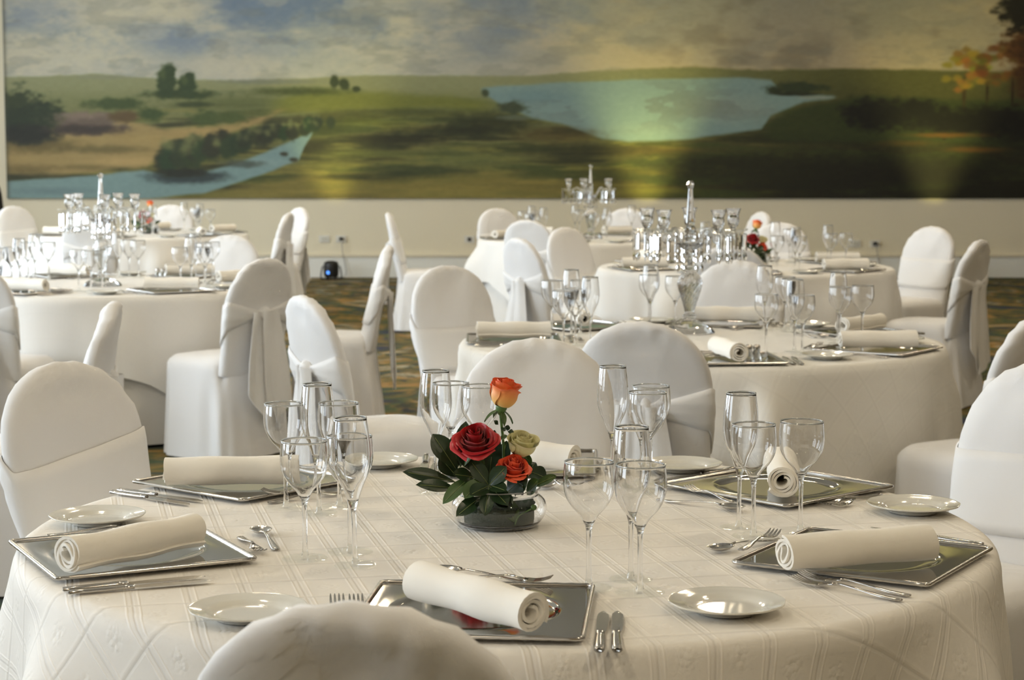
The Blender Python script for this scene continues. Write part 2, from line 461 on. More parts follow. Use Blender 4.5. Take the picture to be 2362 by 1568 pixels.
    over((112, 116, 108), ell(620, 190, 130, 7, .6) * .5); over((130, 132, 110), ell(240, 180, 70, 6, .6) * .5)
    over((60, 72, 30), land * sstep(.50, .64, streak) * .7 * sstep(215, 260, py))
    over((142, 132, 62), land * sstep(.54, .68, 1 - streak2) * .6 * sstep(230, 280, py) * (1 - sstep(1400, 2000, px)))
    over((30, 34, 14), land * sstep(.54, .68, 1 - streak) * .65 * sstep(230, 290, py))
    # left heath and tan path
    over((74, 84, 38), ell(560, 240, 160, 20, .9) * .5); over((164, 140, 88), between([(0, 300), (120, 300), (280, 275), (380, 300), (560, 282), (660, 250), (700, 250)], [(0, 400), (200, 398), (340, 385), (370, 350), (560, 300), (660, 258), (700, 252)], 8) * (1 - sstep(640, 700, px)) * .9)
    over((92, 80, 40), ell(90, 335, 110, 22, .8) * .8); over((84, 76, 40), ell(250, 345, 120, 12, .8) * .6); over((98, 84, 44), ell(60, 390, 90, 14, .8) * .6); over((88, 78, 40), ell(200, 385, 70, 8, .8) * .5)
    over((190, 160, 104), ell(300, 372, 110, 12, .9) * .55); over((180, 152, 98), ell(480, 302, 90, 12, .9) * .5)
    over((34, 46, 20), ell(40, 265, 85, 62, .4, .9)); over((38, 50, 22), ell(110, 270, 50, 40, .5, .9)); over((30, 32, 18), ell(60, 310, 90, 26, .5))
    over((58, 66, 30), ell(40, 235, 50, 20, .6, 1.) * .6)
    over((102, 88, 74), ell(205, 283, 95, 26, .5, .8)); over((62, 52, 44), ell(200, 300, 100, 14, .6))
    over((142, 122, 108), ell(190, 268, 60, 10, .7, 1.2) * .6)
    over((64, 78, 36), ell(270, 240, 85, 15, .5, .8)); over((92, 74, 42), ell(290, 270, 38, 16, .5)); over((60, 76, 34), ell(355, 264, 34, 17, .5, .8))
    over((70, 84, 40), ell(475, 273, 45, 20, .5, .9)); over((74, 86, 40), ell(535, 272, 40, 17, .5, .9)); over((90, 96, 48), ell(600, 262, 40, 9, .6))
    over((52, 66, 30), ell(420, 218, 100, 13, .6, .8)); over((60, 70, 34), ell(450, 242, 55, 8, .6))
    for cx, cy, rx, ry in ((388, 188, 24, 40), (396, 170, 16, 22), (437, 198, 24, 32), (440, 180, 14, 14)): over((50, 66, 32), ell(cx, cy, rx, ry, .35, .7))
    over((92, 104, 58), ell(380, 172, 9, 18, .8, .9) * .5); over((92, 104, 58), ell(430, 186, 9, 13, .8, .9) * .5)
    # middle hills
    over((112, 116, 44), between([(600, 235), (760, 208), (900, 215), (1120, 230), (1200, 260)], [(600, 262), (800, 255), (1000, 250), (1120, 262), (1200, 268)], 10) * sstep(600, 680, px) * (1 - sstep(1080, 1180, px)) * .85)
    over((58, 68, 24), ell(690, 212, 130, 11, .8) * .8); over((62, 70, 26), ell(960, 262, 240, 14, .9) * .7); over((92, 100, 36), ell(860, 282, 150, 14, .9) * .7)
    over((44, 44, 20), ell(910, 322, 140, 18, .8) * .85); over((48, 48, 22), ell(720, 340, 60, 22, .8) * .9); over((38, 42, 18), ell(1130, 285, 130, 24, .8) * .85)
    over((30, 34, 14), ell(1060, 305, 160, 18, .8) * .8); over((52, 58, 24), ell(760, 300, 60, 30, .9) * .6); over((98, 106, 58), ell(1080, 370, 180, 26, .9) * .6); over((96, 102, 46), ell(860, 355, 130, 14, .9) * .6); over((50, 60, 30), ell(980, 395, 140, 16, .8) * .7)
    over((140, 126, 62), between([(430, 455), (700, 405), (900, 420), (1110, 398), (1300, 415), (1500, 425), (1700, 430)], [(430, 470), (1700, 470)], 10) * .7 * (1 - sstep(1350, 1650, px)))
    for cx, cy, rx, ry in ((773, 190, 11, 19), (796, 197, 13, 14), (824, 207, 10, 8)): over((56, 66, 32), ell(cx, cy, rx, ry, .4, .6))
    # river
    top = [(0, 420), (100, 410), (220, 405), (330, 392), (420, 408), (560, 372), (640, 340), (690, 318), (725, 302)]
    bot = [(0, 460), (330, 458), (470, 446), (600, 405), (690, 368), (700, 345), (725, 305)]
    over((122, 148, 146), between(top, bot, 4, 6) * (1 - sstep(715, 728, px)))
    over((150, 172, 168), ell(600, 375, 90, 10, .9) * .4); over((96, 116, 120), ell(120, 440, 110, 10, .9) * .5)
    over((46, 56, 56), ell(430, 408, 105, 18, .5) * .9); over((60, 66, 56), ell(560, 378, 60, 10, .6) * .7)
    over((58, 60, 46), ell(656, 355, 11, 6, .5)); over((58, 60, 46), ell(678, 368, 12, 6, .5))
    for i in range(26):
        t = i / 25; cx = 382 + t * 375 + rng.uniform(-8, 8); cy = 366 - t * 84 + rng.uniform(-10, 8); r = 36 - 22 * t
        over((44 + rng.uniform(-6, 8), 54 + rng.uniform(-6, 8), 30), ell(cx, cy, r * .85, r * 1.05, .4, .6))
    for i in range(44):
        t = rng.random(); cx = 378 + t * 375 + rng.uniform(-12, 12); r = 15 - 8 * t; cy = 352 - t * 80 + rng.uniform(-12, 14)
        over((118, 122, 74), ell(cx - r * .3, cy - r * .5, r * .8, r, .9, .9) * .42)
    over((34, 38, 26), ell(420, 398, 66, 12, .6) * .9)
    # lake
    top = [(1100, 203), (1300, 192), (1500, 184), (1700, 180), (1775, 186), (1800, 215), (1930, 222)]
    bot = [(1100, 205), (1150, 240), (1230, 275), (1300, 288), (1390, 322), (1450, 328), (1600, 320), (1755, 298), (1775, 268), (1850, 236), (1930, 226)]
    over((128, 152, 148), between(top, bot, 4, 5) * sstep(1105, 1118, px) * (1 - sstep(1915, 1930, px)))
    over((104, 134, 140), ell(1230, 225, 110, 20, .9) * .5); over((156, 158, 140), ell(1680, 250, 120, 40, .9) * .35); over((140, 160, 150), ell(1500, 300, 120, 18, .9) * .4)
    over((96, 98, 92), (fbm(90, 26, 91) > .55) * ell(1500, 240, 330, 60, .8) * .35)
    over((60, 70, 48), ell(1182, 250, 42, 15, .5, .9)); over((60, 70, 44), ell(1120, 215, 10, 10, .5)); over((110, 120, 104), ell(1190, 272, 50, 7, .6) * .6)
    over((48, 58, 36), ell(1840, 203, 75, 14, .5, .9)); over((44, 52, 32), ell(1785, 210, 22, 12, .5, .9)); over((40, 46, 30), ell(1830, 218, 60, 5, .5))
    over((150, 152, 132), ell(1880, 226, 45, 4, .7) * .7)
    over((48, 58, 26), between([(1740, 300), (1790, 270), (1880, 238), (2000, 225), (2362, 232), (2700, 232)], [(1740, 322), (2000, 330), (2362, 340), (2700, 340)], 8) * sstep(1740, 1790, px) * .85)
    over((78, 64, 28), ell(1280, 312, 120, 22, .8) * .6); over((92, 72, 30), ell(1500, 348, 160, 14, .9) * .6); over((34, 36, 14), ell(1700, 370, 240, 20, .9) * .8); over((100, 88, 36), ell(1480, 395, 170, 12, .9) * .5)
    over((96, 94, 36), ell(1500, 440, 130, 12, .9) * .6); over((15, 15, 6), ell(2060, 400, 420, 60, .9) * .9); over((40, 42, 18), ell(1330, 345, 200, 16, .9) * .7); over((30, 32, 12), ell(1720, 395, 300, 30, .9) * .7)
    # dark bushes and autumn trees at the right
    over((12, 14, 8), ell(2020, 265, 85, 40, .5, .9)); over((14, 15, 8), ell(2240, 280, 190, 36, .5, .9)); over((16, 18, 9), ell(2110, 255, 60, 28, .5, .9)); over((12, 12, 7), ell(2480, 300, 220, 60, .6))
    over((112, 74, 24), ell(2180, 312, 105, 7, .8) * .8); over((120, 78, 24), ell(2250, 345, 80, 8, .9) * .7); over((80, 56, 18), ell(2090, 330, 90, 8, .9) * .6)
    over((60, 48, 22), ell(2219, 215, 5, 40, .5, .2)); over((52, 42, 20), ell(2272, 210, 4, 35, .5, .2)); over((44, 36, 16), ell(2330, 215, 4, 40, .5, .2))
    for i in range(40):
        a = rng.uniform(0, 2 * PI); r = rng.random() ** .5
        over((146 + rng.uniform(-30, 20), 116 + rng.uniform(-26, 16), 42), ell(2222 + 52 * r * math.cos(a), 165 + 50 * r * math.sin(a), 13, 9, .6, .9) * .85)
    for i in range(36):
        a = rng.uniform(0, 2 * PI); r = rng.random() ** .5
        over((112 + rng.uniform(-30, 20), 84 + rng.uniform(-26, 10), 30), ell(2300 + 50 * r * math.cos(a), 150 + 50 * r * math.sin(a), 14, 10, .6, .9) * .8)
    over((86, 52, 22), ell(2370, 110, 70, 70, .5, .9)); over((26, 24, 14), ell(2360, 25, 75, 60, .4, .9)); over((24, 22, 12), ell(2480, 40, 150, 140, .5, .9)); over((70, 42, 18), ell(2360, 190, 40, 50, .6, .9) * .8)
    # edge shadow painted down the left side of the canvas
    e = (1 - sstep(0, 12, px - px.min()))
    over((70, 66, 50), e * .5)
    img = np.clip(img + (fbm(9, 4, 77, 2)[..., None] - .5) * 10, 0, 255) / 255
    lc = np.where(img <= .04045, img / 12.92, ((img + .055) / 1.055) ** 2.4)
    lc = np.clip(lc * 1.0, 0, 1)
    n = NX * NZ
    co = np.empty((n, 3), np.float32)
    co[:, 0] = GX.ravel(); co[:, 1] = ROOM_B - .045; co[:, 2] = GZ.ravel()
    i = np.arange(NX - 1); j = np.arange(NZ - 1); I, J = np.meshgrid(i, j)
    a = (J * NX + I).ravel()
    quads = np.stack([a, a + 1, a + 1 + NX, a + NX], 1).astype(np.int32)
    me = bpy.data.meshes.new('canvas')
    me.vertices.add(n); me.vertices.foreach_set('co', co.ravel())
    me.loops.add(quads.size); me.loops.foreach_set('vertex_index', quads.ravel())
    me.polygons.add(len(quads)); me.polygons.foreach_set('loop_start', np.arange(0, quads.size, 4, dtype=np.int32))
    me.update(calc_edges=True)
    at_ = me.color_attributes.new('paint', 'FLOAT_COLOR', 'POINT')
    at_.data.foreach_set('color', np.concatenate([lc.reshape(-1, 3), np.ones((n, 1))], 1).astype(np.float32).ravel())
    m, N, L, B = new_mat('oil_paint')
    va = N.new('ShaderNodeVertexColor'); va.layer_name = 'paint'
    L.new(va.outputs[0], B.inputs['Base Color']); B.inputs['Roughness'].default_value = .6
    tc = N.new('ShaderNodeTexCoord'); nz = N.new('ShaderNodeTexNoise'); nz.inputs['Scale'].default_value = 40; L.new(tc.outputs['Object'], nz.inputs['Vector'])
    bp = N.new('ShaderNodeBump'); bp.inputs['Strength'].default_value = .1; bp.inputs['Distance'].default_value = .003; L.new(nz.outputs['Fac'], bp.inputs['Height']); L.new(bp.outputs[0], B.inputs['Normal'])
    me.materials.append(m)
    r = thing('mural_painting', 'wide landscape mural of hills, river and lake on the back wall', 'painting', ((X0 + X1) / 2, ROOM_B - .02, Z0))
    o = link('canvas', me, r); o.location = (-(X0 + X1) / 2, -(ROOM_B - .02), -Z0)
    link('stretcher', MB().box(X0 - (X0 + X1) / 2, X1 - (X0 + X1) / 2, -.024, .018, 0, Z1 - Z0).mesh('stretcher', mat('stretcher_wood', (.20, .17, .11), .7), False), r)
make_mural()

# ------------------------------------------------------------------ wall sockets and stage lights
def wall_pt(px, py):
    p = at(px, py, 0)      # direction only
    u = (px - 1181) / FPX; v = (784 - py) / FPX
    c, s = math.cos(PITCH), math.sin(PITCH)
    d = Vector((u, c + v * s, -s + v * c)); t = ROOM_B / d.y
    return Vector((d.x * t, ROOM_B, CAM_Z + d.z * t))
plate_me = MB().box(-.06, .06, -.012, 0, -.04, .04).mesh('cover_plate', M_plug, False)
hole_me = MB().box(-.022, .022, -.016, -.010, -.022, .022).mesh('socket_insert', M_plugdark, False)
rocker_me = MB().box(-.03, .03, -.018, -.010, -.022, .022).mesh('rocker', mat('rocker_plastic', (.62, .60, .52), .4), False)
plug_me = MB().lathe([(0, 0), (.02, 0), (.017, .035), (0, .036)], 12).mesh('plug', M_black)
for px, py, lab, kind in ((748, 551, 'pale blank wall plate left of the plugged-in socket', 'rocker'), (787, 551, 'wall socket with a plug and cable above the stage light', 'plug'),
                          (1083, 552, 'small lone wall socket left of the back candelabra table', 'hole'), (1973, 562, 'beige wall plate left of the right-hand plugged-in socket', 'rocker'), (2018, 562, 'beige wall socket with a plugged cable at the right', 'plug')):
    p = wall_pt(px, py)
    t = thing('wall_socket', lab, 'wall socket', p, group='sockets on the back wall')
    link('cover_plate', plate_me, t)
    if kind == 'rocker': link('rocker', rocker_me, t)
    else: link('socket_insert', hole_me, t)
    if kind == 'plug':
        link('plug', plug_me, t, (.01, -.012, 0), (PI / 2, 0, 0))
        dx = .05 if px < 1000 else .07
        path = curve([(.01, -.045, 0), (.012, -.05, -.03), (dx * .4, -.045, -.15), (dx, -.055, -.30), (dx + .01, -.06, -.38), (dx * .6, -.07, -p.z + .012), (dx * .2 - .08, -.09, -p.z + .008)], 6)
        link('cable', MB().tube(path, .005, 6).mesh('cable', M_cable), t)

M_lens = emit('blue_lens', (.10, .32, 1.0), 2.2)
def stage_light(px, label, spot):
    p = wall_pt(px, 636); x = p.x; y = ROOM_B - .42
    t = thing('stage_light', label, 'stage light', (x, y, 0), group='stage lights on the floor by the wall')
    body = MB().lathe(cprof([(0, .0), (.055, .0), (.078, .012), (.085, .06), (.085, .13), (.076, .165), (.045, .182), (0, .185)], 4), 28)
    b = link('body', body.mesh('body', M_black, True), t, (0, 0, .03))
    lens = MB().lathe(cprof([(0, .006), (.012, .005), (.018, 0), (.018, -.01)], 3), 20)
    link('lens', lens.mesh('lens', M_lens), t, (-.028, -.082, .085), (PI / 2, 0, 0))
    link('lens_rim', MB().lathe([(.019, -.012), (.024, -.006), (.024, .003), (.019, .003)], 20).mesh('lens_rim', M_black), t, (-.028, -.082, .085), (PI / 2, 0, 0))
    yk = MB().tube(curve([(-.115, 0, .01), (-.115, 0, .06), (-.100, 0, .14), (-.088, 0, .15)], 4), .008, 6)
    link('yoke', yk.mesh('yoke', M_black), t)
    yk = MB().tube(curve([(.115, 0, .01), (.115, 0, .06), (.100, 0, .14), (.088, 0, .15)], 4), .008, 6)
    link('yoke', yk.mesh('yoke', M_black), t)
    for sx in (-1, 1):
        for sy in (-1, 1):
            link('foot', MB().lathe([(0, 0), (.014, 0), (.012, .03), (0, .031)], 10).mesh('foot', M_black), t, (sx * .045, sy * .045, 0))
    link('base_bar', MB().box(-.12, .12, -.02, .02, .004, .018).mesh('base_bar', M_black, False), t)
    l = bpy.data.lights.new('stage_beam', 'SPOT'); l.energy = spot; l.color = (1.0, .90, .28); l.spot_size = math.radians(60); l.spot_blend = 1.0; l.shadow_soft_size = .1
    lo = bpy.data.objects.new('stage_beam', l); C.objects.link(lo); lo.parent = t; lo.location = (0, .02, .24); lo.rotation_euler = (PI, 0, 0)
stage_light(772, 'small black stage light with blue lens on carpet below the socket', 260)
stage_light(1490, 'black stage light hidden on the floor behind the back candelabra table', 500)
stage_light(2150, 'black stage light on the floor behind the rightmost far chair', 430)

# unidentified black object at the far left edge, built as a plain rounded case
t = thing('unidentified_object', 'black rounded object standing at the far left behind the chairs', 'object', (-5.33, 19.2, 0))
prof = cprof([(0, 1.22), (.12, 1.21), (.22, 1.14), (.27, .98), (.29, .5), (.30, .04), (.29, .0)], 5)
link('shell', MB().lathe(prof, 28, lobes=4, lamp=.03).mesh('shell', M_dark), t)
link('carry_handle', MB().tube(curve([(-.08, 0, 1.19), (-.06, 0, 1.25), (.06, 0, 1.25), (.08, 0, 1.19)], 5), .012, 8).mesh('carry_handle', M_black), t)

# ------------------------------------------------------------------ chairs under white covers
def se(a, n): # superellipse unit point
    c, s = math.cos(a), math.sin(a)
    return math.copysign(abs(c) ** (2 / n), c), math.copysign(abs(s) ** (2 / n), s)
def back_w(z):
    u = .95 - z
    if u < .215: return .212 * (1 - (1 - max(u, 0) / .215) ** 2.25) ** (1 / 2.1)
    return .212 - .016 * min(1, (u - .215) / .3)
def back_t(z):
    u = .95 - z
    e = (1 - (1 - min(max(u, 0) / .055, 1)) ** 2) ** .5
    return e * lerp(.034, .044, min(1, max(0, u) / .45))
def back_y(z): return -.20 - .21 * (z - .45) - .06 * max(0, z - .80) ** 1.0
def noise_fn(seed):
    r = random.Random(seed)
    ws = [(r.uniform(4, 14), r.uniform(4, 14), r.uniform(0, 6.3), r.uniform(.4, 1)) for _ in range(6)]
    return lambda a, b: sum(w[3] * math.sin(w[0] * a + w[1] * b + w[2]) for w in ws) / 3
def chair_proto(seed, front=(.738, .545), tilt_=None):
    r = random.Random(seed); nz = noise_fn(seed); nz2 = noise_fn(seed + 50)
    NA = 56
    def back_pt(a, z, off=0.0):
        cx, cy = se(a, 2.9); w = back_w(z); t_ = back_t(z)
        x = cx * (w + off); y = back_y(z) + cy * (t_ + off)
        if w > .1:
            y += .0075 * nz(x * 1.7, z * 1.5) + .0016 * math.sin(38 * x + 14 * z + seed) * smooth01(.5, .62, z) * (1 if off == 0 else .8)
        d = math.exp(-((x / .075) ** 2 + ((z - .885) / .022) ** 2))
        y -= .007 * d * cy
        return x, y, z
    zz = [.40, .44, .48, .52, .57, .62, .67, .72, .76, .80, .83, .86, .885, .905, .920, .932, .941, .9465, .9492]
    mb = MB(); rows = []
    for z in zz:
        row = []
        for i in range(NA):
            a = 2 * PI * i / NA; x, y, z2 = back_pt(a, z)
            if z > .72:   # soft gathers along the arched edge
                g = .0022 * math.sin(23 * math.atan2(z - .72, x) + seed) * smooth01(.74, .86, z); y += g; z2 += g * .9
            row.append((x, y, z2))
        rows.append(row)
    mb.grid(rows, closed_u=True); mb.cap((len(zz) - 1) * NA, NA)
    back = mb.mesh('backrest_cover', M_cover)
    # seat and floor-length skirt
    NB = 96; rows = []
    ph = [r.uniform(0, 6.3) for _ in range(5)]
    def fold(a): return .5 * math.sin(8 * a + ph[0]) + .35 * math.sin(13 * a + ph[1]) + .3 * math.sin(5 * a + ph[2])
    for z in (.008, .06, .12, .18, .24, .30, .35, .39, .42, .445, .462, .474, .481):
        d = (.481 - z) / .47; row = []
        for i in range(NB):
            a = 2 * PI * i / NB; cx, cy = se(a, 4.0)
            wx = .218 + .035 * d; wy = .218 + .030 * d
            if z > .44: k = (1 - ((z - .44) / .05) ** 2 * .22); wx *= k; wy *= k
            m = 1 + .065 * (fold(a) - .5 * max(0, math.sin(a))) * smooth01(.05, .8, d)
            # pinched folds running down from the back seat corners
            for ca in (-2.36, -.78):
                da = (a - ca + PI) % (2 * PI) - PI
                m -= .10 * math.exp(-(da / .12) ** 2) * math.exp(-((z - .43) / .05) ** 2)
                m += .05 * math.exp(-(da / (.10 + .3 * d)) ** 2) * smooth01(.1, .7, d)
            row.append((cx * wx * m, cy * wy * m - .012 - .02 * d, z))
        rows.append(row)
    for s, z in ((.66, .487), (.40, .490), (.15, .491)):
        rows.append([(se(2 * PI * i / NB, 3)[0] * .2 * s, se(2 * PI * i / NB, 3)[1] * .2 * s - .01, z + .002 * nz2(i * .07, s)) for i in range(NB)])
    mb = MB(); mb.grid(rows, closed_u=True); mb.cap((len(rows) - 1) * NB, NB)
    seat = mb.mesh('seat_cover', M_cover)
    # sash round the back
    NS = 80; K = 7; outer = []; inner = []
    tilt = r.uniform(-.012, .012) if tilt_ is None else tilt_
    for k in range(K + 1):
        ro, ri = [], []
        for i in range(NS):
            a = 2 * PI * i / NS; cx, cy = se(a, 2.9); q = min(1, abs(cx))
            fb = smooth01(-.35, .35, math.sin(a))
            zt = lerp(.700 + .055 * q ** 1.3, front[0] + tilt * cx, fb); zb = lerp(.672 - .055 * q ** 1.3, front[1] + tilt * cx, fb)
            z = lerp(zb, zt, k / K)
            bulge = .006 + .004 * math.sin(PI * k / K) * (1 - fb) * 2 + .0022 * (1 - fb) * math.sin(k * 2.1 + 5 * cx)
            ro.append(back_pt(a, z, bulge)); ri.append(back_pt(a, z, .0015))
        outer.append(ro); inner.append(ri)
    mb = MB(); mb.grid([inner[0]] + outer + [inner[-1]], closed_u=True)
    sash = mb.mesh('sash', M_sash)
    # bow: knot and two hanging tails
    kn = MB(); rows = []
    for j in range(7):
        b = -PI / 2 + PI * j / 6
        rows.append([((.042 + .006 * math.sin(3 * a_)) * math.cos(b) * math.cos(a_), .022 * math.cos(b) * math.sin(a_) - .302, .688 + .034 * math.sin(b)) for a_ in [2 * PI * i / 14 for i in range(14)]])
    kn.grid(rows, closed_u=True); knot = kn.mesh('knot', M_sash)
    def tail(x0, w0, w1, zend, slant, yoff, sgn):
        NU, NV = 9, 16; f, b = [], []
        for j in range(NV + 1):
            v = j / NV; rf, rb = [], []
            for i in range(NU + 1):
                u = i / NU * 2 - 1
                w = lerp(w0, w1, min(1, v * 1.6)); zz_ = lerp(.70, zend + slant * u, v)
                x = x0 + sgn * .035 * v + u * w / 2
                y = -.318 - .022 * v + yoff + .007 * math.sin(3.2 * u + 1.2 * seed + 2 * v) - .012 * (1 - min(1, v * 5)) * (1 - u * u)
                rf.append((x, y, zz_)); rb.append((x, y + .003, zz_))
            f.append(rf); b.append(rb[::-1])
        loop = [f[j] + b[j] for j in range(NV + 1)]
        m_ = MB(); m_.grid(loop, closed_u=True); m_.cap(0, 2 * (NU + 1), True); m_.cap(NV * 2 * (NU + 1), 2 * (NU + 1))
        return m_.mesh('sash_tail', M_sash, True, 50)
    t1 = tail(.02, .105, .165, .225 + r.uniform(-.02, .02), .03, 0, 1); t2 = tail(-.045, .07, .13, .25 + r.uniform(-.03, .02), -.07, .012, -1)
    return [('backrest_cover', back, [], None), ('seat_cover', seat, [], None), ('sash', sash, [('knot', knot, [], None), ('sash_tail', t1, [], None), ('sash_tail', t2, [], None)], None)]
CHAIRS = [chair_proto(s) for s in (3, 11, 29)]
CHAIR_X = {1: chair_proto(17, (.745, .53), -.032), 2: chair_proto(23, (.60, .45)), 16: chair_proto(31, (.64, .47)), 10: chair_proto(37, (.685, .50))}

T1 = Vector((-.01, 3.57, 0)); T2 = Vector((-2.13, 10.2, 0)); T3 = Vector((.70, 7.15, 0)); T4 = Vector((1.42, 11.75, 0)); T5 = Vector((-3.13, 16.35, 0)); T6 = Vector((.62, 15.5, 0))
CH = [  # top of the backrest in the photograph, what it faces, label
    ((830, 1384), T1, 'white covered chair back in the foreground at the bottom edge'),
    ((140, 834), T1, 'white covered chair with sash band left of the near rose table'),
    ((1240, 780), T1, 'white covered chair facing us behind the red and orange roses'),
    ((2420, 836), T1, 'brightly lit white covered chair at the right picture edge beside the near table'),
    ((610, 595), T2, 'white covered chair with long sash bow tails, back turned, at left candelabra table'),
    ((-42, 600), T2, 'white covered chair cut by the left edge in front of the left candelabra table'),
    ((512, 543), T2, 'bright white chair top at the far side of the left candelabra table'),
    ((884, 566), T2, 'white covered chair seen from the side right of the left candelabra table'),
    ((262, 695), Vector((-2.9, 6.35, 0)), 'white covered chair seen edge-on in front of the left candelabra tablecloth'),
    ((745, 680), T3 + Vector((0, -.1, 0)), 'white covered chair in profile behind the left group of wine glasses'),
    ((1030, 612), T3, 'white covered chair with sash band left of the right candelabra table, facing us'),
    ((1502, 727), T3, 'grey-shaded covered chair with wrapped sash behind the flutes, back turned'),
    ((1700, 600), T3, 'white covered chair at the far side of the right candelabra table'),
    ((2405, 718), T3, 'covered chair edge at the right frame border above the bright chair'),
    ((1215, 507), T6, 'white covered chair back with sash in front of the back candelabra table'),
    ((1195, 548), T4 + Vector((0, .3, 0)), 'slim white chair in profile overlapping the sashed chair by the far tables'),
    ((1345, 525), T4, 'plain grey-white covered chair left of the far right rose table, facing us'),
    ((1690, 561), T4, 'shaded chair back directly behind the right candelabra prisms'),
    ((1800, 513), T4, 'pale covered chair behind the far right roses and glasses'),
    ((2152, 522), T4, 'bright white covered chair with sash band by the wall at right'),
    ((2250, 553), T4, 'white covered chair, back turned, in front of the bright right-hand chair'),
    ((30, 475), T5, 'white covered chair at the left edge beside the far left rose table'),
    ((395, 472), T5, 'dim covered chair top behind the far left roses'),
    ((200, 499), T5, 'bluish-white chair back behind the left candelabra'),
    ((640, 490), T5, 'shadowed grey-brown chair back right of the far left table'),
    ((692, 478), T5, 'white covered chair beside the shadowed chair, right of far left table'),
    ((896, 490), T6, 'slim white chair in profile near the stage light'),
    ((1146, 480), T6, 'dim covered chair at the back wall left of the back candelabra'),
    ((1447, 480), T6, 'covered chair at the back wall right of the back candelabra'),
    ((1757, 488), T6, 'small white chair top against the wall left of the flutes at right'),
]
ADJ = {4: 12, 9: 16, 14: -8, 15: 0, 26: 10, 24: 20, 13: -10, 1: 8}
NEAR = {}
for i, ((px, py), tgt, lab) in enumerate(CH):
    p = at(px, py, .95); f = (tgt - p); f.z = 0
    ang = math.atan2(f.y, f.x) + math.radians(ADJ.get(i, 0)); fd = Vector((math.cos(ang), math.sin(ang), 0))
    loc = Vector((p.x, p.y, 0)) + fd * .31
    tb = min((T1, T2, T3, T4, T5, T6), key=lambda q: (q - loc).length); dv = loc - tb
    def gap(L0):   # nearest point of the seat cover to the table axis
        return min((L0 + Matrix.Rotation(ang - PI / 2, 3, 'Z') @ Vector((.255 * se(q * .13, 4)[0], .255 * se(q * .13, 4)[1] - .02, 0)) - tb).length for q in range(49))
    n_push = 0
    while gap(loc) < .925 and n_push < 60: loc = loc + dv.normalized() * .01; n_push += 1   # seat fronts stop at the hanging cloth
    NEAR.setdefault(tuple(tb), []).append((math.atan2(loc.y - tb.y, loc.x - tb.x), (loc - tb).length))
    t = thing('covered_chair', lab, 'chair', loc, (0, 0, ang - PI / 2), 'white covered banquet chairs')
    build(CHAIR_X.get(i, CHAIRS[i % 3]), t)
    if i == 0: t.scale = (1, 1, 1.008)

# ------------------------------------------------------------------ tables and cloths
R_T = .89
def press(a, near):
    k = 0
    for ca, dist in near:
        if dist < 1.6: k = max(k, 1 - smooth01(.25, .38, abs((a - ca + PI) % (2 * PI) - PI)))
    return k
def cloth_mesh(seed, name, material, hi, half, rot, near):
    r = random.Random(seed); NA = 240 if hi else 128
    ph = [r.uniform(0, 6.3) for _ in range(6)]
    def fold(a): 
        v = .55 * math.sin(11 * a + ph[0] + .8 * math.sin(2 * a + ph[4])) + .4 * math.sin(7 * a + ph[1]) + .25 * math.sin(17 * a + ph[2])
        return v + .35 * max(0, v) ** 2
    radii = [.02, .2, .4, .6, .75, .84, .87]
    rows, uvs = [], []
    nz = noise_fn(seed)
    for rr in radii:
        rows.append([(rr * math.cos(a), rr * math.sin(a), .75) for a in [2 * PI * i / NA for i in range(NA)]]); uvs.append([(rr * math.cos(a), rr * math.sin(a)) for a in [2 * PI * i / NA for i in range(NA)]])
    # rounded edge then the drop
    drops = [0] * NA
    for i in range(NA):
        a = 2 * PI * i / NA - rot
        ext = half / max(abs(math.cos(a)), abs(math.sin(a))); ext = min(ext, half * 1.36)
        drops[i] = ext - R_T
    ND = 18
    for k in range(1, ND + 1):
        row, uv = [], []
        for i in range(NA):
            a = 2 * PI * i / NA; d = drops[i] * (k / ND) ** 1.5
            if d < .03: th = d / .03 * PI / 2; rad = .875 + .022 * math.sin(th); z = .75 - .022 * (1 - math.cos(th))
            else:
                rad = .897 + .075 * (d - .03) ; z = .728 - (d - .03)
                rad += smooth01(.0, .24, d) * (.036 if material is M_damask else .052) * (fold(a) + .55)
                rad = lerp(max(rad, .9), .901, press(a, near))
            row.append((rad * math.cos(a), rad * math.sin(a), z)); u = .875 + d; uv.append((u * math.cos(a), u * math.sin(a)))
        rows.append(row); uvs.append(uv)
    mb = MB(); mb.grid(rows, closed_u=True); mb.f = [f[::-1] for f in mb.f]
    mb.f.append(tuple(range(NA)))
    me = mb.mesh(name, material)
    fl = [q for row in uvs for q in row]
    ul = me.uv_layers.new(name='unrolled')
    li = np.empty(len(me.loops), np.int32); me.loops.foreach_get('vertex_index', li)
    ul.data.foreach_set('uv', np.array(fl, np.float32)[li].ravel())
    return me
def skirt_mesh(seed, near):
    r = random.Random(seed); NA = 128; ph = [r.uniform(0, 6.3) for _ in range(3)]; rows = []
    for k in range(9):
        z = lerp(.735, .015, k / 8); d = .735 - z
        row = []
        for i in range(NA):
            a = 2 * PI * i / NA
            rr = .872 + .03 * smooth01(.3, .7, d) + .012 * smooth01(0, .4, d) * (math.sin(21 * a + ph[0]) + .6 * math.sin(13 * a + ph[1]))
            rr = lerp(rr, min(rr, .872), press(a, near)); row.append((rr * math.cos(a), rr * math.sin(a), z))
        rows.append(row)
    mb = MB(); mb.grid(rows, closed_u=True); mb.f = [f[::-1] for f in mb.f]; return mb.mesh('table_skirt', M_skirt)
top_me = MB().lathe([(0, .715), (.83, .715), (.855, .722), (.86, .735), (.855, .744), (0, .746)], 64).mesh('table_top', M_wood)
leg_me = MB().lathe([(.0, 0), (.022, 0), (.018, .03), (.018, .715), (0, .716)], 12).mesh('leg', M_metalleg)
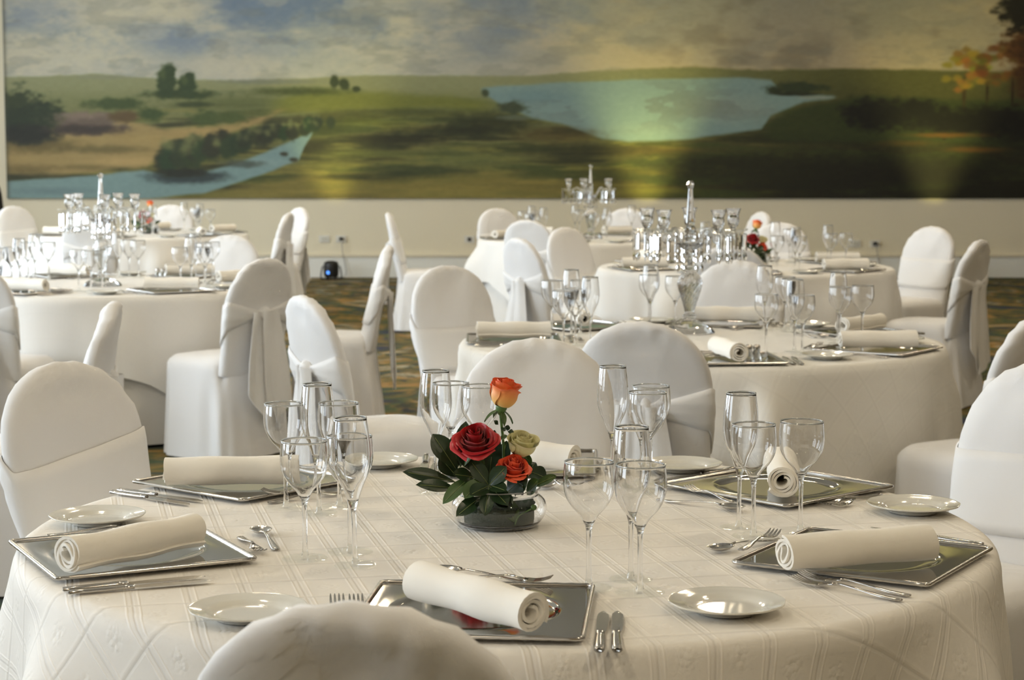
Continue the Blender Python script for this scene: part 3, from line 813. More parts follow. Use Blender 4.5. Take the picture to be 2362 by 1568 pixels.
hoop_me = MB().grid([[((.50 + .012 * math.cos(b)) * math.cos(a), (.50 + .012 * math.cos(b)) * math.sin(a), .20 + .012 * math.sin(b)) for b in [2 * PI * j / 8 for j in range(8)]] for a in [2 * PI * i / 40 for i in range(40)]], True, True).mesh('leg_brace', M_metalleg)
TABLES = [(T1, 'near rose table', True, M_damask, 1.30, .30), (T2, 'left candelabra table', False, M_plain, 1.27, .10), (T3, 'right candelabra table', True, M_damask2, 1.42, .55),
          (T4, 'far right rose table', False, M_plain, 1.36, .2), (T5, 'far left rose table', False, M_plain, 1.36, .6), (T6, 'back candelabra table', False, M_plain, 1.22, .4)]
for i, (tc_, nm, hi, mt, half, rot) in enumerate(TABLES):
    t = thing('round_table', 'round folding table hidden under the cloths of the %s' % nm, 'table', tc_, group='round banquet tables')
    link('table_top', top_me, t); link('leg_brace', hoop_me, t)
    for k in range(4):
        a = PI / 4 + k * PI / 2; link('leg', leg_me, t, (.5 * math.cos(a), .5 * math.sin(a), 0))
    tag(link('tablecloth', cloth_mesh(40 + i, 'tablecloth', mt, hi, half, rot, NEAR.get(tuple(tc_), [])), None, tc_), 'white damask tablecloth draped over the %s' % nm, 'tablecloth', 'white tablecloths')
    tag(link('table_skirt', skirt_mesh(60 + i, NEAR.get(tuple(tc_), [])), None, tc_), 'floor-length white undercloth below the cloth of the %s' % nm, 'undercloth', 'floor-length undercloths')

# ------------------------------------------------------------------ tableware meshes
ZT = .7515      # cloth surface
def goblet_proto():
    outer = cprof([(.0045, .096), (.0066, .104), (.0150, .119), (.0290, .135), (.0380, .151), (.0415, .168), (.0415, .186), (.0395, .207)], 5)
    inner = [(.001, .1075)] + [(max(.001, r_ - .0011), z) for r_, z in outer if z > .108]
    bowl = MB().lathe(outer + inner[::-1], 40).mesh('bowl', M_glass)
    stem = MB().lathe(cprof([(.0075, .003), (.0055, .012), (.0042, .03), (.0040, .06), (.0043, .085), (.0048, .096), (.0052, .1005), (.0, .1020)], 5), 16).mesh('stem', M_glass)
    foot = MB().lathe(cprof([(.0001, .0012), (.030, .0008), (.0395, .0006), (.0402, .0020), (.036, .0028), (.018, .0045), (.0078, .0085), (.0055, .0122)], 4), 40).mesh('foot', M_foot)
    rim = MB().grid([[((.0390 + .0013 * math.cos(b)) * math.cos(a), (.0390 + .0013 * math.cos(b)) * math.sin(a), .2069 + .0013 * math.sin(b)) for b in [2 * PI * j / 6 for j in range(6)]] for a in [2 * PI * i / 40 for i in range(40)]], True, True).mesh('rim', M_rim)
    return [('bowl', bowl, [('rim', rim, [], None)], None), ('stem', stem, [], None), ('foot', foot, [], None)]
def flute_proto():
    outer = cprof([(.0045, .096), (.0078, .108), (.0122, .121), (.0195, .140), (.0272, .156), (.0322, .176), (.0331, .194), (.0315, .222), (.0277, .254)], 5)
    inner = [(.001, .112)] + [(max(.001, r_ - .0011), z) for r_, z in outer if z > .112]
    bowl = MB().lathe(outer + inner[::-1], 36).mesh('bowl', M_glass)
    stem = MB().lathe(cprof([(.0075, .003), (.0052, .012), (.0040, .03), (.0040, .07), (.0042, .09), (.0046, .097), (.004, .100), (0, .101)], 5), 16).mesh('stem', M_glass)
    foot = MB().lathe(cprof([(.0001, .0012), (.028, .0008), (.0355, .0006), (.0362, .0020), (.032, .0028), (.017, .0045), (.0078, .0085), (.0055, .0122)], 4), 40).mesh('foot', M_foot)
    rim = MB().grid([[((.0272 + .0013 * math.cos(b)) * math.cos(a), (.0272 + .0013 * math.cos(b)) * math.sin(a), .2539 + .0013 * math.sin(b)) for b in [2 * PI * j / 6 for j in range(6)]] for a in [2 * PI * i / 36 for i in range(36)]], True, True).mesh('rim', M_rim)
    return [('bowl', bowl, [('rim', rim, [], None)], None), ('stem', stem, [], None), ('foot', foot, [], None)]
GOB, FLU = goblet_proto(), flute_proto()

def plate_mesh():
    pr = cprof([(0, .006), (.030, .006), (.050, .0065), (.058, .010), (.066, .0135), (.080, .0165), (.0885, .0185), (.0900, .0180), (.0885, .0155), (.078, .0128), (.060, .0070), (.050, .0015), (.046, 0.0), (.043, .002), (0, .002)], 3)
    seg = 60; pts = []
    for r_, z in pr:
        k = 1 + (.012 * (r_ / .09) ** 6) * math.cos(6 * 0) * 1
        pts.append([(r_ * (1 + .008 * (r_ / .09) ** 8 * math.cos(12 * a)) * math.cos(a), r_ * (1 + .008 * (r_ / .09) ** 8 * math.cos(12 * a)) * math.sin(a), z) for a in [2 * PI * i / seg for i in range(seg)]])
    return MB().grid(pts, closed_u=True).mesh('bread_plate', M_porc)
PLATE = plate_mesh()

def rrect(h, rad, n=6):
    out = []
    for cx, cy, a0 in ((h - rad, h - rad, 0), (-h + rad, h - rad, PI / 2), (-h + rad, -h + rad, PI), (h - rad, -h + rad, 1.5 * PI)):
        for i in range(n + 1):
            a = a0 + PI / 2 * i / n; out.append((cx + rad * math.cos(a), cy + rad * math.sin(a)))
    return out
def tray_proto():
    h = .173; n = 60
    # plate: square outside blending to the round well
    def sq(a, hh):
        x, y = se(a, 16); return x * hh, y * hh
    rows = []
    A = [2 * PI * (i + .5) / n for i in range(n)]
    def ring(f, z): rows.append([(*f(a), z) for a in A])
    circ = lambda rr: (lambda a: (rr * math.cos(a), rr * math.sin(a)))
    ring(circ(.002), .0045); ring(circ(.10), .0045); ring(circ(.119), .0045); ring(circ(.123), .0062); ring(circ(.128), .0088); ring(circ(.133), .0094); ring(circ(.139), .0090)
    ring(lambda a: tuple(lerp(p, q, .6) for p, q in zip((.142 * math.cos(a), .142 * math.sin(a)), sq(a, .162))), .0088)
    ring(lambda a: sq(a, .166), .0090); ring(lambda a: sq(a, .170), .0088); ring(lambda a: sq(a, .170), .0068)
    ring(circ(.126), .0040); ring(circ(.118), .0010); ring(circ(.002), .0010)
    plate = MB().grid(rows, closed_u=True).mesh('plate', M_tray, True, 35)
    # beaded rim
    path = rrect(h - .002, .010, 5); m = MB(); sec = 8; pts = []
    P = []
    for i in range(len(path)):
        a, b = Vector((*path[i], 0)), Vector((*path[(i + 1) % len(path)], 0)); L_ = (b - a).length; k = max(1, int(L_ / .012))
        for q in range(k): P.append(a.lerp(b, q / k))
    for i, p in enumerate(P):
        t_ = (P[(i + 1) % len(P)] - P[i - 1]).normalized(); nrm = Vector((t_.y, -t_.x, 0)); rr = .0038 + (.0006 if i % 2 else 0)
        pts.append([p + nrm * rr * math.cos(2 * PI * j / sec) + Vector((0, 0, .0098 + rr * math.sin(2 * PI * j / sec) * .9)) for j in range(sec)])
    m.grid(pts, True, True)
    return [('plate', plate, [], None), ('beaded_rim', m.mesh('beaded_rim', M_steel), [], None)]
TRAY = tray_proto()

def napkin_mesh(seed, turns=3.3, L_=.27, r1=.032, flat=.92):
    rd = random.Random(seed); nz = noise_fn(seed); n = int(turns * 20); NL = 22
    prof = []
    for i in range(n + 1):
        t_ = i / n; a = t_ * turns * 2 * PI + 1.9; r_ = lerp(.010, r1, t_ ** .85) + .0012 * math.sin(a * 2.2 + seed)
        prof.append((r_, a))
    # loose free edge lying on the tray
    rows = []
    for j in range(NL + 1):
        y = (j / NL - .5) * L_; row_o, row_i = [], []
        sag = 1 + .05 * math.sin(j * .5 + seed) + .035 * nz(j * .06, .3)
        for k, (r_, a) in enumerate(prof):
            rr = r_ * sag
            s2 = 1 + .02 * nz(a * .2, j * .05)
            ye = y + (.0025 * math.sin(a * 1.3 + seed) + .004 * (k / n - .5)) * (1 if j in (0, NL) else 0)
            th = .0026
            row_o.append(((rr + th) * math.cos(a) * s2, ye, max(-.030 * 1.02, (rr + th) * math.sin(a) * flat * s2)))
            row_i.append(((rr - th) * math.cos(a) * s2, ye, max(-.030, (rr - th) * math.sin(a) * flat * s2)))
        rows.append(row_o + row_i[::-1])
    mb = MB(); mb.grid(rows, closed_u=True)
    for j, fl in ((0, True), (NL, False)):
        b = j * 2 * (n + 1)
        for k in range(n):
            q = (b + k, b + k + 1, b + 2 * (n + 1) - 2 - k, b + 2 * (n + 1) - 1 - k)
            mb.f.append(q[::-1] if fl else q)
    return mb.mesh('rolled_napkin', M_napkin, True, 50)
NAPS = [napkin_mesh(1), napkin_mesh(4, 3.0), napkin_mesh(8, 3.6)]

# cutlery lies along +Y (head at +Y), origin at the middle on the cloth
def strip(stations, th):
    """stations: (y, half width, z) -> solid strip with rounded section"""
    rows = []
    for y, w, z in stations:
        rows.append([(-w, y, z + th * .5), (-w * .6, y, z + th), (w * .6, y, z + th), (w, y, z + th * .5), (w * .6, y, z), (-w * .6, y, z)])
    m = MB(); m.grid(rows, closed_u=True); m.cap(0, 6); m.cap((len(rows) - 1) * 6, 6, True)
    return m
def fork_proto(L_=.200):
    s = L_ / .2
    h = strip([(y * s, w, z) for y, w, z in [(-.100, .0035, .0015), (-.098, .0072, .001), (-.085, .0088, .001), (-.06, .0072, .002), (-.02, .0038, .006), (.01, .0032, .009), (.025, .0034, .008)]], .0028)
    head = strip([(y * s, w, z) for y, w, z in [(.022, .0035, .008), (.032, .0075, .006), (.042, .0108, .0042), (.052, .0122, .0035)]], .0022)
    tn = MB()
    for k in range(4):
        x = (k - 1.5) * .0066; w = .0020; rows = []
        for y, q, z in ((.049, 1, .0035), (.065, 1, .003), (.080, .95, .0048), (.094, .7, .0085), (.100, .25, .0105)):
            rows.append([(x - w * q, y * s, z), (x + w * q, y * s, z), (x + w * q, y * s, z + .0018), (x - w * q, y * s, z + .0018)])
        n0 = len(tn.v); tn.grid(rows, closed_u=True); tn.cap(n0, 4, False); tn.cap(n0 + 16, 4, True)
    hm = h.mesh('handle', M_steel); hd = head.mesh('head', M_steel); tm = tn.mesh('tines', M_steel, False)
    j = MB(); j.add(h.v, h.f); j.add(head.v, head.f); j.add(tn.v, tn.f)
    return [('handle', hm, [], None), ('head', hd, [('tines', tm, [], None)], None)], j.mesh('fork', M_steel)
def knife_proto(L_=.235):
    s = L_ / .235
    h = strip([(y * s, w, z) for y, w, z in [(-.117, .004, .001), (-.115, .0078, .0005), (-.09, .0088, .0005), (-.03, .0075, .001), (-.012, .0065, .001)]], .0065)
    rows = []
    for y, x0, x1 in ((-.014, -.006, .006), (0, -.0065, .009), (.03, -.0065, .0115), (.075, -.006, .0125), (.098, -.0045, .0115), (.112, .000, .0075), (.117, .004, .005)):
        rows.append([(x0, y * s, .0025), (x1, y * s, .0032), (x1, y * s, .0038), (x0, y * s, .0045)])
    b = MB(); b.grid(rows, closed_u=True); b.cap(0, 4); b.cap(24, 4, True)
    j = MB(); j.add(h.v, h.f); j.add(b.v, b.f)
    return [('handle', h.mesh('handle', M_steel), [], None), ('blade', b.mesh('blade', M_steel, False), [], None)], j.mesh('knife', M_steel)
def spoon_proto(L_=.185):
    s = L_ / .185
    h = strip([(y * s, w, z) for y, w, z in [(-.092, .003, .001), (-.090, .0068, .001), (-.078, .0082, .001), (-.05, .0064, .003), (-.01, .0034, .008), (.025, .0032, .010), (.038, .004, .008)]], .0026)
    rows = []; cy = .064
    for k in range(7):
        q = k / 6
        rows.append([(.0205 * q * math.cos(a), (cy + .029 * q * math.sin(a)) * s, .0012 + .0088 * q ** 2.2) for a in [2 * PI * i / 24 for i in range(24)]])
    for k in range(6, -1, -1):
        q = k / 6 * .985
        rows.append([(.0205 * q * math.cos(a), (cy + .029 * q * math.sin(a)) * s, .0028 + .0080 * q ** 2.2) for a in [2 * PI * i / 24 for i in range(24)]])
    b = MB(); b.grid(rows, closed_u=True); b.f = [f for f in b.f]
    j = MB(); j.add(h.v, h.f); j.add(b.v, b.f)
    return [('handle', h.mesh('handle', M_steel), [], None), ('bowl', b.mesh('bowl', M_steel), [], None)], j.mesh('spoon', M_steel)
FORK, KNIFE, SPOON = fork_proto(.205), knife_proto(.235), spoon_proto(.185)
DFORK = fork_proto(.165)
CUT = {'fork': ('dinner_fork', FORK), 'knife': ('dinner_knife', KNIFE), 'spoon': ('dessert_spoon', SPOON), 'dfork': ('dessert_fork', DFORK)}

def put_cutlery(kind, p, ang, label, group, detail, z=ZT):
    nm, (proto, joined) = CUT[kind]
    cat = nm.split('_')[1]
    if detail:
        build(proto, thing(nm, label, cat, (p[0], p[1], z), (0, 0, ang - PI / 2), group))
    else:
        tag(link(nm, joined, None, (p[0], p[1], z), (0, 0, ang - PI / 2)), label, cat, group)
def put_glass(kind, p, label, group, lean=(0, 0)):
    nm, proto = ('wine_goblet', GOB) if kind == 'g' else ('champagne_flute', FLU)
    build(proto, thing(nm, label, 'wine glass' if kind == 'g' else 'flute', (p[0], p[1], ZT - .0005), (lean[0], lean[1], random.Random(str(label)).uniform(0, 6)), group))
def put_tray(p, ang, label, group):
    build(TRAY, thing('square_tray', label, 'tray', (p[0], p[1], ZT - .001), (0, 0, ang), group))
def put_napkin(p, ang, k, label, group, z=None, s=1.0, tilt=0.0):
    o = link('rolled_napkin', NAPS[k % 3], None, (p[0], p[1], (ZT + .0100 + .0312 * s) if z is None else z), (tilt, 0, ang - PI / 2)); o.scale = (s, 1, s)
    return tag(o, label, 'napkin', group)
def put_plate(p, label, group):
    return tag(link('bread_plate', PLATE, None, (p[0], p[1], ZT - .0005), (0, 0, random.Random(label).uniform(0, 6))), label, 'plate', group)

def two(a, b, z=.757):  # middle and heading of a piece from two photographed ends (handle end, head end)
    A, B_ = at(*a, z), at(*b, z); d = B_ - A
    return (A + B_) / 2, math.atan2(d.y, d.x)

# ---- near table: every place by its photographed position
N_ = 'near rose table'
G_t, G_n, G_p = 'square trays on the near table', 'rolled napkins on the near table', 'bread plates on the near table'
G_c, G_g = 'cutlery on the near table', 'glasses on the near table'
S1 = {  # name: tray centre, tray angle, napkin ends, plate, glasses
    'front': ((-.055, 2.893), -5, ((933, 1352), (1264, 1446)), (572, 1404)),
    'right': ((.608, 3.285), -31, ((1762, 1300), (2184, 1268)), (1676, 1389)),
    'back right': ((.552, 3.985), 42, ((1800, 1070), (1806, 1136)), (.785, 3.735)),
    'back': ((.018, 4.285), -2, ((1120, 1052), (1288, 1070)), (1572, 1070)),
    'back left': ((-.56, 4.05), 50, ((366, 1105), (700, 1100)), (-.30, 4.285)),
    'left': ((-.667, 3.328), 27, ((160, 1298), (442, 1242)), (225, 1189)),
}
for i, (nm, (tc_, ta, (na, nb), pl)) in enumerate(S1.items()):
    put_tray(tc_, math.radians(ta), 'square mirror-polished steel tray at the %s place of the %s' % (nm, N_), G_t)
    p, a = two(na, nb, .782)
    put_napkin(p, a, i, z=ZT + .0450, label='rolled cream napkin on the %s tray of the %s' % (nm, N_), group=G_n)
    put_plate(at(*pl, .765) if pl[0] > 5 else pl, 'white bread plate of the %s place on the %s' % (nm, N_), G_p)
CL = [
    ('fork', (788, 1470), (775, 1362), 'left dinner fork partly hidden by the foreground chair at the front place'),
    ('fork', (836, 1470), (818, 1363), 'right dinner fork partly hidden by the foreground chair at the front place'),
    ('knife', (1382, 1497), (1387, 1407), 'left of two knives beside the front tray of the near table'),
    ('knife', (1424, 1499), (1419, 1405), 'right of two knives beside the front tray of the near table'),
    ('spoon', (1232, 1340), (985, 1310), 'dessert spoon lying behind the front napkin of the near table'),
    ('dfork', (1062, 1340), (1256, 1350), 'dessert fork lying behind the front napkin of the near table'),
    ('fork', (2104, 1384), (1808, 1330), 'outer dinner fork in front of the right tray of the near table'),
    ('fork', (2118, 1372), (1832, 1322), 'inner dinner fork along the front rim of the right tray on the near table'),
    ('knife', (2300, 1268), (1965, 1217), 'inner knife behind the right napkin of the near table'),
    ('knife', (2298, 1258), (1978, 1210), 'outer knife behind the right napkin of the near table'),
    ('spoon', (1790, 1240), (1646, 1268), 'dessert spoon left of the right tray on the near table'),
    ('dfork', (1692, 1284), (1804, 1232), 'dessert fork left of the right tray on the near table'),
    ('knife', (.423, 4.128), -138, 'knife beside the back right tray behind the flute stem'),
    ('knife', (.404, 4.149), -137, 'outer knife beside the back right tray of the near table'),
    ('dfork', (1716, 1172), (1564, 1128), 'dessert fork left of the back right tray on the near table'),
    ('spoon', (1550, 1152), (1700, 1172), 'dessert spoon left of the back right tray on the near table'),
    ('fork', (.679, 3.844), -138, 'inner dinner fork between the back right tray and bread plate'),
    ('fork', (.696, 3.825), -137, 'outer dinner fork beside the back right bread plate'),
    ('knife', (984, 1046), (978, 1088), 'left knife behind the leaves at the back place of the near table'),
    ('knife', (1010, 1046), (1004, 1090), 'right knife behind the leaves at the back place of the near table'),
    ('fork', (1392, 1052), (1388, 1092), 'left dinner fork seen through the flute at the back place'),
    ('fork', (1428, 1052), (1426, 1092), 'right dinner fork seen through the glasses at the back place'),
    ('spoon', (1352, 1102), (1258, 1120), 'dessert spoon right of the roses on the near table'),
    ('dfork', (1215, 1112), (1320, 1128), 'dessert fork behind the rose bowl of the near table'),
    ('knife', (258, 1132), (440, 1160), 'outer knife left of the back left tray on the near table'),
    ('knife', (278, 1128), (466, 1152), 'inner knife left of the back left tray on the near table'),
    ('spoon', (640, 1152), (772, 1134), 'dessert spoon behind the stems of the left glass group'),
    ('dfork', (768, 1148), (624, 1144), 'dessert fork behind the stems of the left glass group'),
    ('fork', (-.428, 4.196), -41, 'inner dinner fork behind the left glass group by the back left tray'),
    ('fork', (-.410, 4.217), -40, 'outer dinner fork behind the left glass group by the back left tray'),
    ('fork', (-.757, 3.531), 25, 'outer dinner fork behind the left napkin on the near table'),
    ('fork', (-.748, 3.505), 26, 'inner dinner fork behind the left napkin on the near table'),
    ('knife', (136, 1358), (480, 1324), 'inner knife in front of the left tray of the near table'),
    ('knife', (152, 1364), (496, 1334), 'outer knife in front of the left tray of the near table'),
    ('spoon', (646, 1272), (588, 1210), 'round soup spoon right of the left tray on the near table'),
    ('dfork', (552, 1232), (606, 1276), 'small dessert fork beside the spoon right of the left tray'),
]
for kind, a, b, lab in CL:
    p, ang = two(a, b) if isinstance(b, tuple) else (a, math.radians(b))
    put_cutlery(kind, p, ang, lab, G_c, True, ZT + (.0095 if kind == 'dfork' and a[0] in (1692, 1716, 1215, 768, 1062) else 0))
GL = [
    ('g', (1358, 1356), (0, 0), 'left front wine goblet right of the rose bowl'),
    ('g', (1476, 1366), (0, 0), 'right front wine goblet right of the rose bowl'),
    ('f', (1455, 1336), (0, 0), 'champagne flute standing behind the two front goblets'),
    ('f', (1704, 1216), (0, .008), 'champagne flute of the right glass group'),
    ('g', (1738, 1236), (0, .01), 'front wine goblet of the right glass group, beside the flute'),
    ('g', (1846, 1226), (0, 0), 'rightmost wine goblet in front of the back right napkin'),
    ('f', (1412, 1120), (0, 0), 'champagne flute behind the front goblets, before the plain chair back'),
    ('g', (1492, 1132), (0, 0), 'front goblet of the pair left of the back bread plate'),
    ('g', (1500, 1112), (0, 0), 'rear goblet of the pair left of the back bread plate'),
    ('f', (1006, 1136), (0, 0), 'champagne flute left of the red rose'),
    ('g', (1040, 1102), (0, 0), 'wine goblet between the flute and the red rose'),
    ('g', (1108, 1112), (0, 0), 'wine goblet directly behind the roses'),
    ('g', (660, 1169), (0, -.008), 'rear left goblet of the left glass group'),
    ('f', (736, 1183), (0, -.006), 'rear champagne flute of the left glass group'),
    ('g', (783, 1167), (0, 0), 'rear right goblet of the left glass group'),
    ('g', (704, 1288), (0, 0), 'front left goblet of the left glass group'),
    ('g', (808, 1273), (0, .0), 'front middle goblet of the left glass group'),
    ('f', (820, 1303), (0, .03), 'front champagne flute of the left glass group'),
]
for kind, px_, lean, lab in GL: put_glass(kind, at(*px_, ZT), lab, G_g, lean)

# ---- the other tables: the same place setting laid round the table
NAP_ANG = {('right candelabra table', 'near'): 100, ('right candelabra table', 'near right'): 2, ('right candelabra table', 'far right'): 48, ('right candelabra table', 'far'): 170, ('right candelabra table', 'far left'): 96, ('right candelabra table', 'left'): 2, ('left candelabra table', 'near left'): -22, ('left candelabra table', 'near right'): 0}
def setting(tc_, phi, nm, tbl, k, cut, jit, skip=()):
    r = random.Random(jit)
    f = Vector((-math.cos(phi), -math.sin(phi), 0)); rt = Vector((-math.sin(phi), math.cos(phi), 0)); o = tc_ - f * .695
    def P(a, b): return o + rt * a + f * b
    fa = math.atan2(f.y, f.x); g = ' on the %s' % tbl; w = '%s place of the %s' % (nm, tbl)
    put_tray(o, phi + r.uniform(-.08, .08), 'square steel tray at the %s' % w, 'trays' + g)
    na = fa + r.choice((-.7, .6, .9, -.4)); na = math.radians(NAP_ANG[(tbl, nm)]) if (tbl, nm) in NAP_ANG else na
    put_napkin(o, na, k, 'rolled white napkin at the %s' % w, 'rolled napkins' + g)
    put_plate(P(-.34, .05), 'white bread plate at the %s' % w, 'bread plates' + g)
    for n_, (a, b), kd in (('inner', (.175, .215), 'g'), ('outer', (.285, .17), 'g'), ('', (.27, .275), 'f')):
        a += r.uniform(-.01, .01); b += r.uniform(-.01, .01)
        put_glass(kd, P(a, b), ('%s wine goblet at the %s' % (n_, w)) if n_ else 'champagne flute at the %s' % w, 'glasses' + g)
    if cut:
        put_cutlery('fork', P(-.20, -.02), fa, 'inner dinner fork at the %s' % w, 'cutlery' + g, False); put_cutlery('fork', P(-.23, -.02), fa + .04, 'outer dinner fork at the %s' % w, 'cutlery' + g, False)
        put_cutlery('knife', P(.20, -.02), fa, 'inner knife at the %s' % w, 'cutlery' + g, False); put_cutlery('knife', P(.228, -.025), fa - .03, 'outer knife at the %s' % w, 'cutlery' + g, False)
        put_cutlery('spoon', P(-.01, .215), fa + PI / 2, 'dessert spoon at the %s' % w, 'cutlery' + g, False); put_cutlery('dfork', P(.0, .25), fa - PI / 2, 'dessert fork at the %s' % w, 'cutlery' + g, False)
PLACES = {
    'right candelabra table': (T3, [(-88, 'near'), (-32, 'near right'), (22, 'far right'), (76, 'far'), (128, 'far left'), (180, 'left')], True),
    'left candelabra table': (T2, [(-115, 'near left'), (-52, 'near right'), (3, 'right'), (62, 'far right'), (120, 'far left'), (185, 'left')], True),
    'far right rose table': (T4, [(-95, 'near'), (-40, 'near right'), (28, 'far right'), (80, 'far'), (140, 'far left'), (205, 'left')], False),
    'far left rose table': (T5, [(-100, 'near'), (-35, 'near right'), (20, 'right'), (88, 'far'), (145, 'far left'), (205, 'left')], False),
    'back candelabra table': (T6, [(-108, 'near'), (-48, 'near right'), (10, 'right'), (68, 'far right'), (126, 'far left'), (188, 'left')], False),
}
for ti, (tbl, (tc_, pl, cut)) in enumerate(PLACES.items()):
    for k, (deg, nm) in enumerate(pl):
        setting(tc_, math.radians(deg), nm, tbl, k + ti, cut, ti * 31 + k)

# salt and pepper
def shaker_proto():
    b = MB().lathe(cprof([(0, 0), (.014, 0), (.016, .004), (.014, .02), (.011, .034), (.0115, .038)], 4), 16).mesh('body', M_glass)
    c = MB().lathe(cprof([(.0122, .036), (.0125, .044), (.009, .050), (0, .052)], 4), 16).mesh('cap', M_steel)
    return [('body', b, [], None), ('cap', c, [], None)]
SHK = shaker_proto()
for px, py, lab in ((1727, 829, 'left small shaker at the near edge of the right candelabra table'), (1745, 829, 'right small shaker at the near edge of the right candelabra table'),
                    (364, 640, 'left small shaker on the left candelabra table'), (376, 640, 'right small shaker on the left candelabra table')):
    build(SHK, thing('salt_shaker', lab, 'shaker', (*at(px, py, ZT).xy, ZT), group='small shakers'))

# ------------------------------------------------------------------ candelabra
def candelabra(pos, th0, label):
    root = thing('crystal_candelabra', label, 'candelabra', (pos[0], pos[1], ZT), (0, 0, 0), 'crystal candelabras')
    for nm, me in CAND: link(nm, me, root)
    for k in range(5):
        a = th0 + 2 * PI * k / 5
        ar = link('arm', ARM, root, (0, 0, 0), (0, 0, a))
        link('drip_dish', DISH, ar, (.175, 0, .385)); link('candle_cup', CUP, ar, (.175, 0, .392))
        for j in range(8):
            b = 2 * PI * j / 8 + .2
            link('prism_drop', PRISM, ar, (.175 + .050 * math.cos(b), .050 * math.sin(b), .384), (0, 0, b))
    for j in range(6):
        b = 2 * PI * j / 6
        link('prism_drop', PRISM, root, (.046 * math.cos(b), .046 * math.sin(b), .342), (0, 0, b))
CAND = [
    ('base', MB().lathe(cprof([(0, .0), (.088, .0), (.094, .006), (.082, .020), (.055, .036), (.030, .048), (.022, .056), (.0, .058)], 4), 40, lobes=20, lamp=.03).mesh('base', M_crystal)),
    ('baluster', MB().lathe(cprof([(0, .056), (.020, .058), (.026, .066), (.018, .078), (.022, .10), (.034, .14), (.045, .18), (.046, .20), (.034, .225), (.018, .24), (.022, .252), (.014, .262), (0, .264)], 4), 64, twist=14, lobes=16, lamp=.05).mesh('baluster', M_crystal)),
    ('centre_rod', MB().tube([(0, 0, .264), (0, 0, .30), (0, 0, .33)], .010, 12).mesh('centre_rod', M_crystal)),
    ('hub_dish', MB().lathe(cprof([(0, .300), (.018, .302), (.026, .320), (.050, .340), (.056, .348), (.050, .348), (.022, .335), (.018, .36), (.022, .372), (.014, .385), (0, .386)], 4), 36, lobes=12, lamp=.04).mesh('hub_dish', M_crystal)),
    ('spire', MB().lathe([(0, .384), (.020, .386), (.022, .40), (.016, .415), (.018, .425), (.0155, .44), (.0085, .555), (.011, .560), (.016, .572), (.010, .584), (0, .588)], 8).mesh('spire', M_crystal, False)),
]
ARM = MB().tube(curve([(.015, 0, .335), (.045, 0, .335), (.075, 0, .375), (.100, 0, .405), (.130, 0, .395), (.150, 0, .360), (.170, 0, .358), (.175, 0, .386)], 6), .0062, 8).mesh('arm', M_crystal)
DISH = MB().lathe(cprof([(0, -.006), (.012, -.006), (.030, .002), (.050, .008), (.056, .016), (.050, .012), (.030, .007), (.012, .003), (0, .003)], 3), 36, lobes=12, lamp=.05).mesh('drip_dish', M_thin)
CUP = MB().lathe(cprof([(0, 0), (.012, .001), (.010, .010), (.018, .022), (.0225, .042), (.0215, .060), (.029, .084), (.030, .086), (.0275, .085), (.0185, .062), (.019, .044), (.014, .028), (0, .026)], 4), 32, twist=9, lobes=8, lamp=.05).mesh('candle_cup', M_crystal)
def prism():
    m = MB(); tri = lambda r_, z: [(r_ * math.cos(a), r_ * math.sin(a), z) for a in (0, 2 * PI / 3, 4 * PI / 3)]
    hx = lambda r_, z: [(r_ * math.cos(a), r_ * math.sin(a), z) for a in [2 * PI * i / 6 for i in range(6)]]
    m.grid([hx(.001, 0), hx(.0052, -.006), hx(.0058, -.066), hx(.001, -.072)], closed_u=True); m.cap(0, 6); m.cap(18, 6, True)
    m.grid([hx(.001, -.074), hx(.0058, -.084), hx(.0068, -.092), hx(.003, -.104), hx(.0006, -.108)], closed_u=True); m.cap(24, 6); m.cap(48, 6, True)
    return m.mesh('prism_drop', M_crystal, False)
PRISM = prism()
candelabra(at(237, 660), math.radians(0), 'crystal candelabra with prisms on the left table')
candelabra(at(1590, 768), math.radians(14), 'large crystal candelabra with prisms on the right middle table')
candelabra((.625, 15.45), math.radians(36), 'crystal candelabra on the table at the back wall, before the painted meadow')

# ------------------------------------------------------------------ rose centrepieces
def petal_mesh(rm, tf, h, hw, curl, seed, material):
    """cupped petal standing on the axis, facing +X: belly radius rm, top radius rm * tf"""
    NU, NV = 10, 9; rows, uv = [], []
    for j in range(NV + 1):
        v = j / NV; row = []
        w = hw * min(1, .45 + 1.1 * v)
        belly = (1 - (1 - min(1, v / .5)) ** 2) ** .5
        for i in range(NU + 1):
            u = i / NU * 2 - 1
            top = 1 - .13 * abs(u) ** 2.2 * smooth01(.3, 1, v) + .02 * math.sin(4 * u + seed) * smooth01(.7, 1, v)
            rr = rm * belly * lerp(1, tf, smooth01(.35, 1, v)) + curl * smooth01(.66, 1, v) * (1 - .35 * abs(u)) + rm * .10 * u + rm * .09 * math.sin(4.3 * u + seed * 1.7) * smooth01(.6, 1, v)
            a = u * w
            z = h * v * top - curl * .75 * smooth01(.80, 1, v)
            row.append((rr * math.cos(a), rr * math.sin(a), z)); uv.append((i / NU, v))
        rows.append(row)
    mb = MB(); mb.grid(rows); me = mb.mesh('petal', material)
    ul = me.uv_layers.new(name='petal'); li = np.empty(len(me.loops), np.int32); me.loops.foreach_get('vertex_index', li)
    ul.data.foreach_set('uv', np.array(uv, np.float32)[li].ravel()); return me
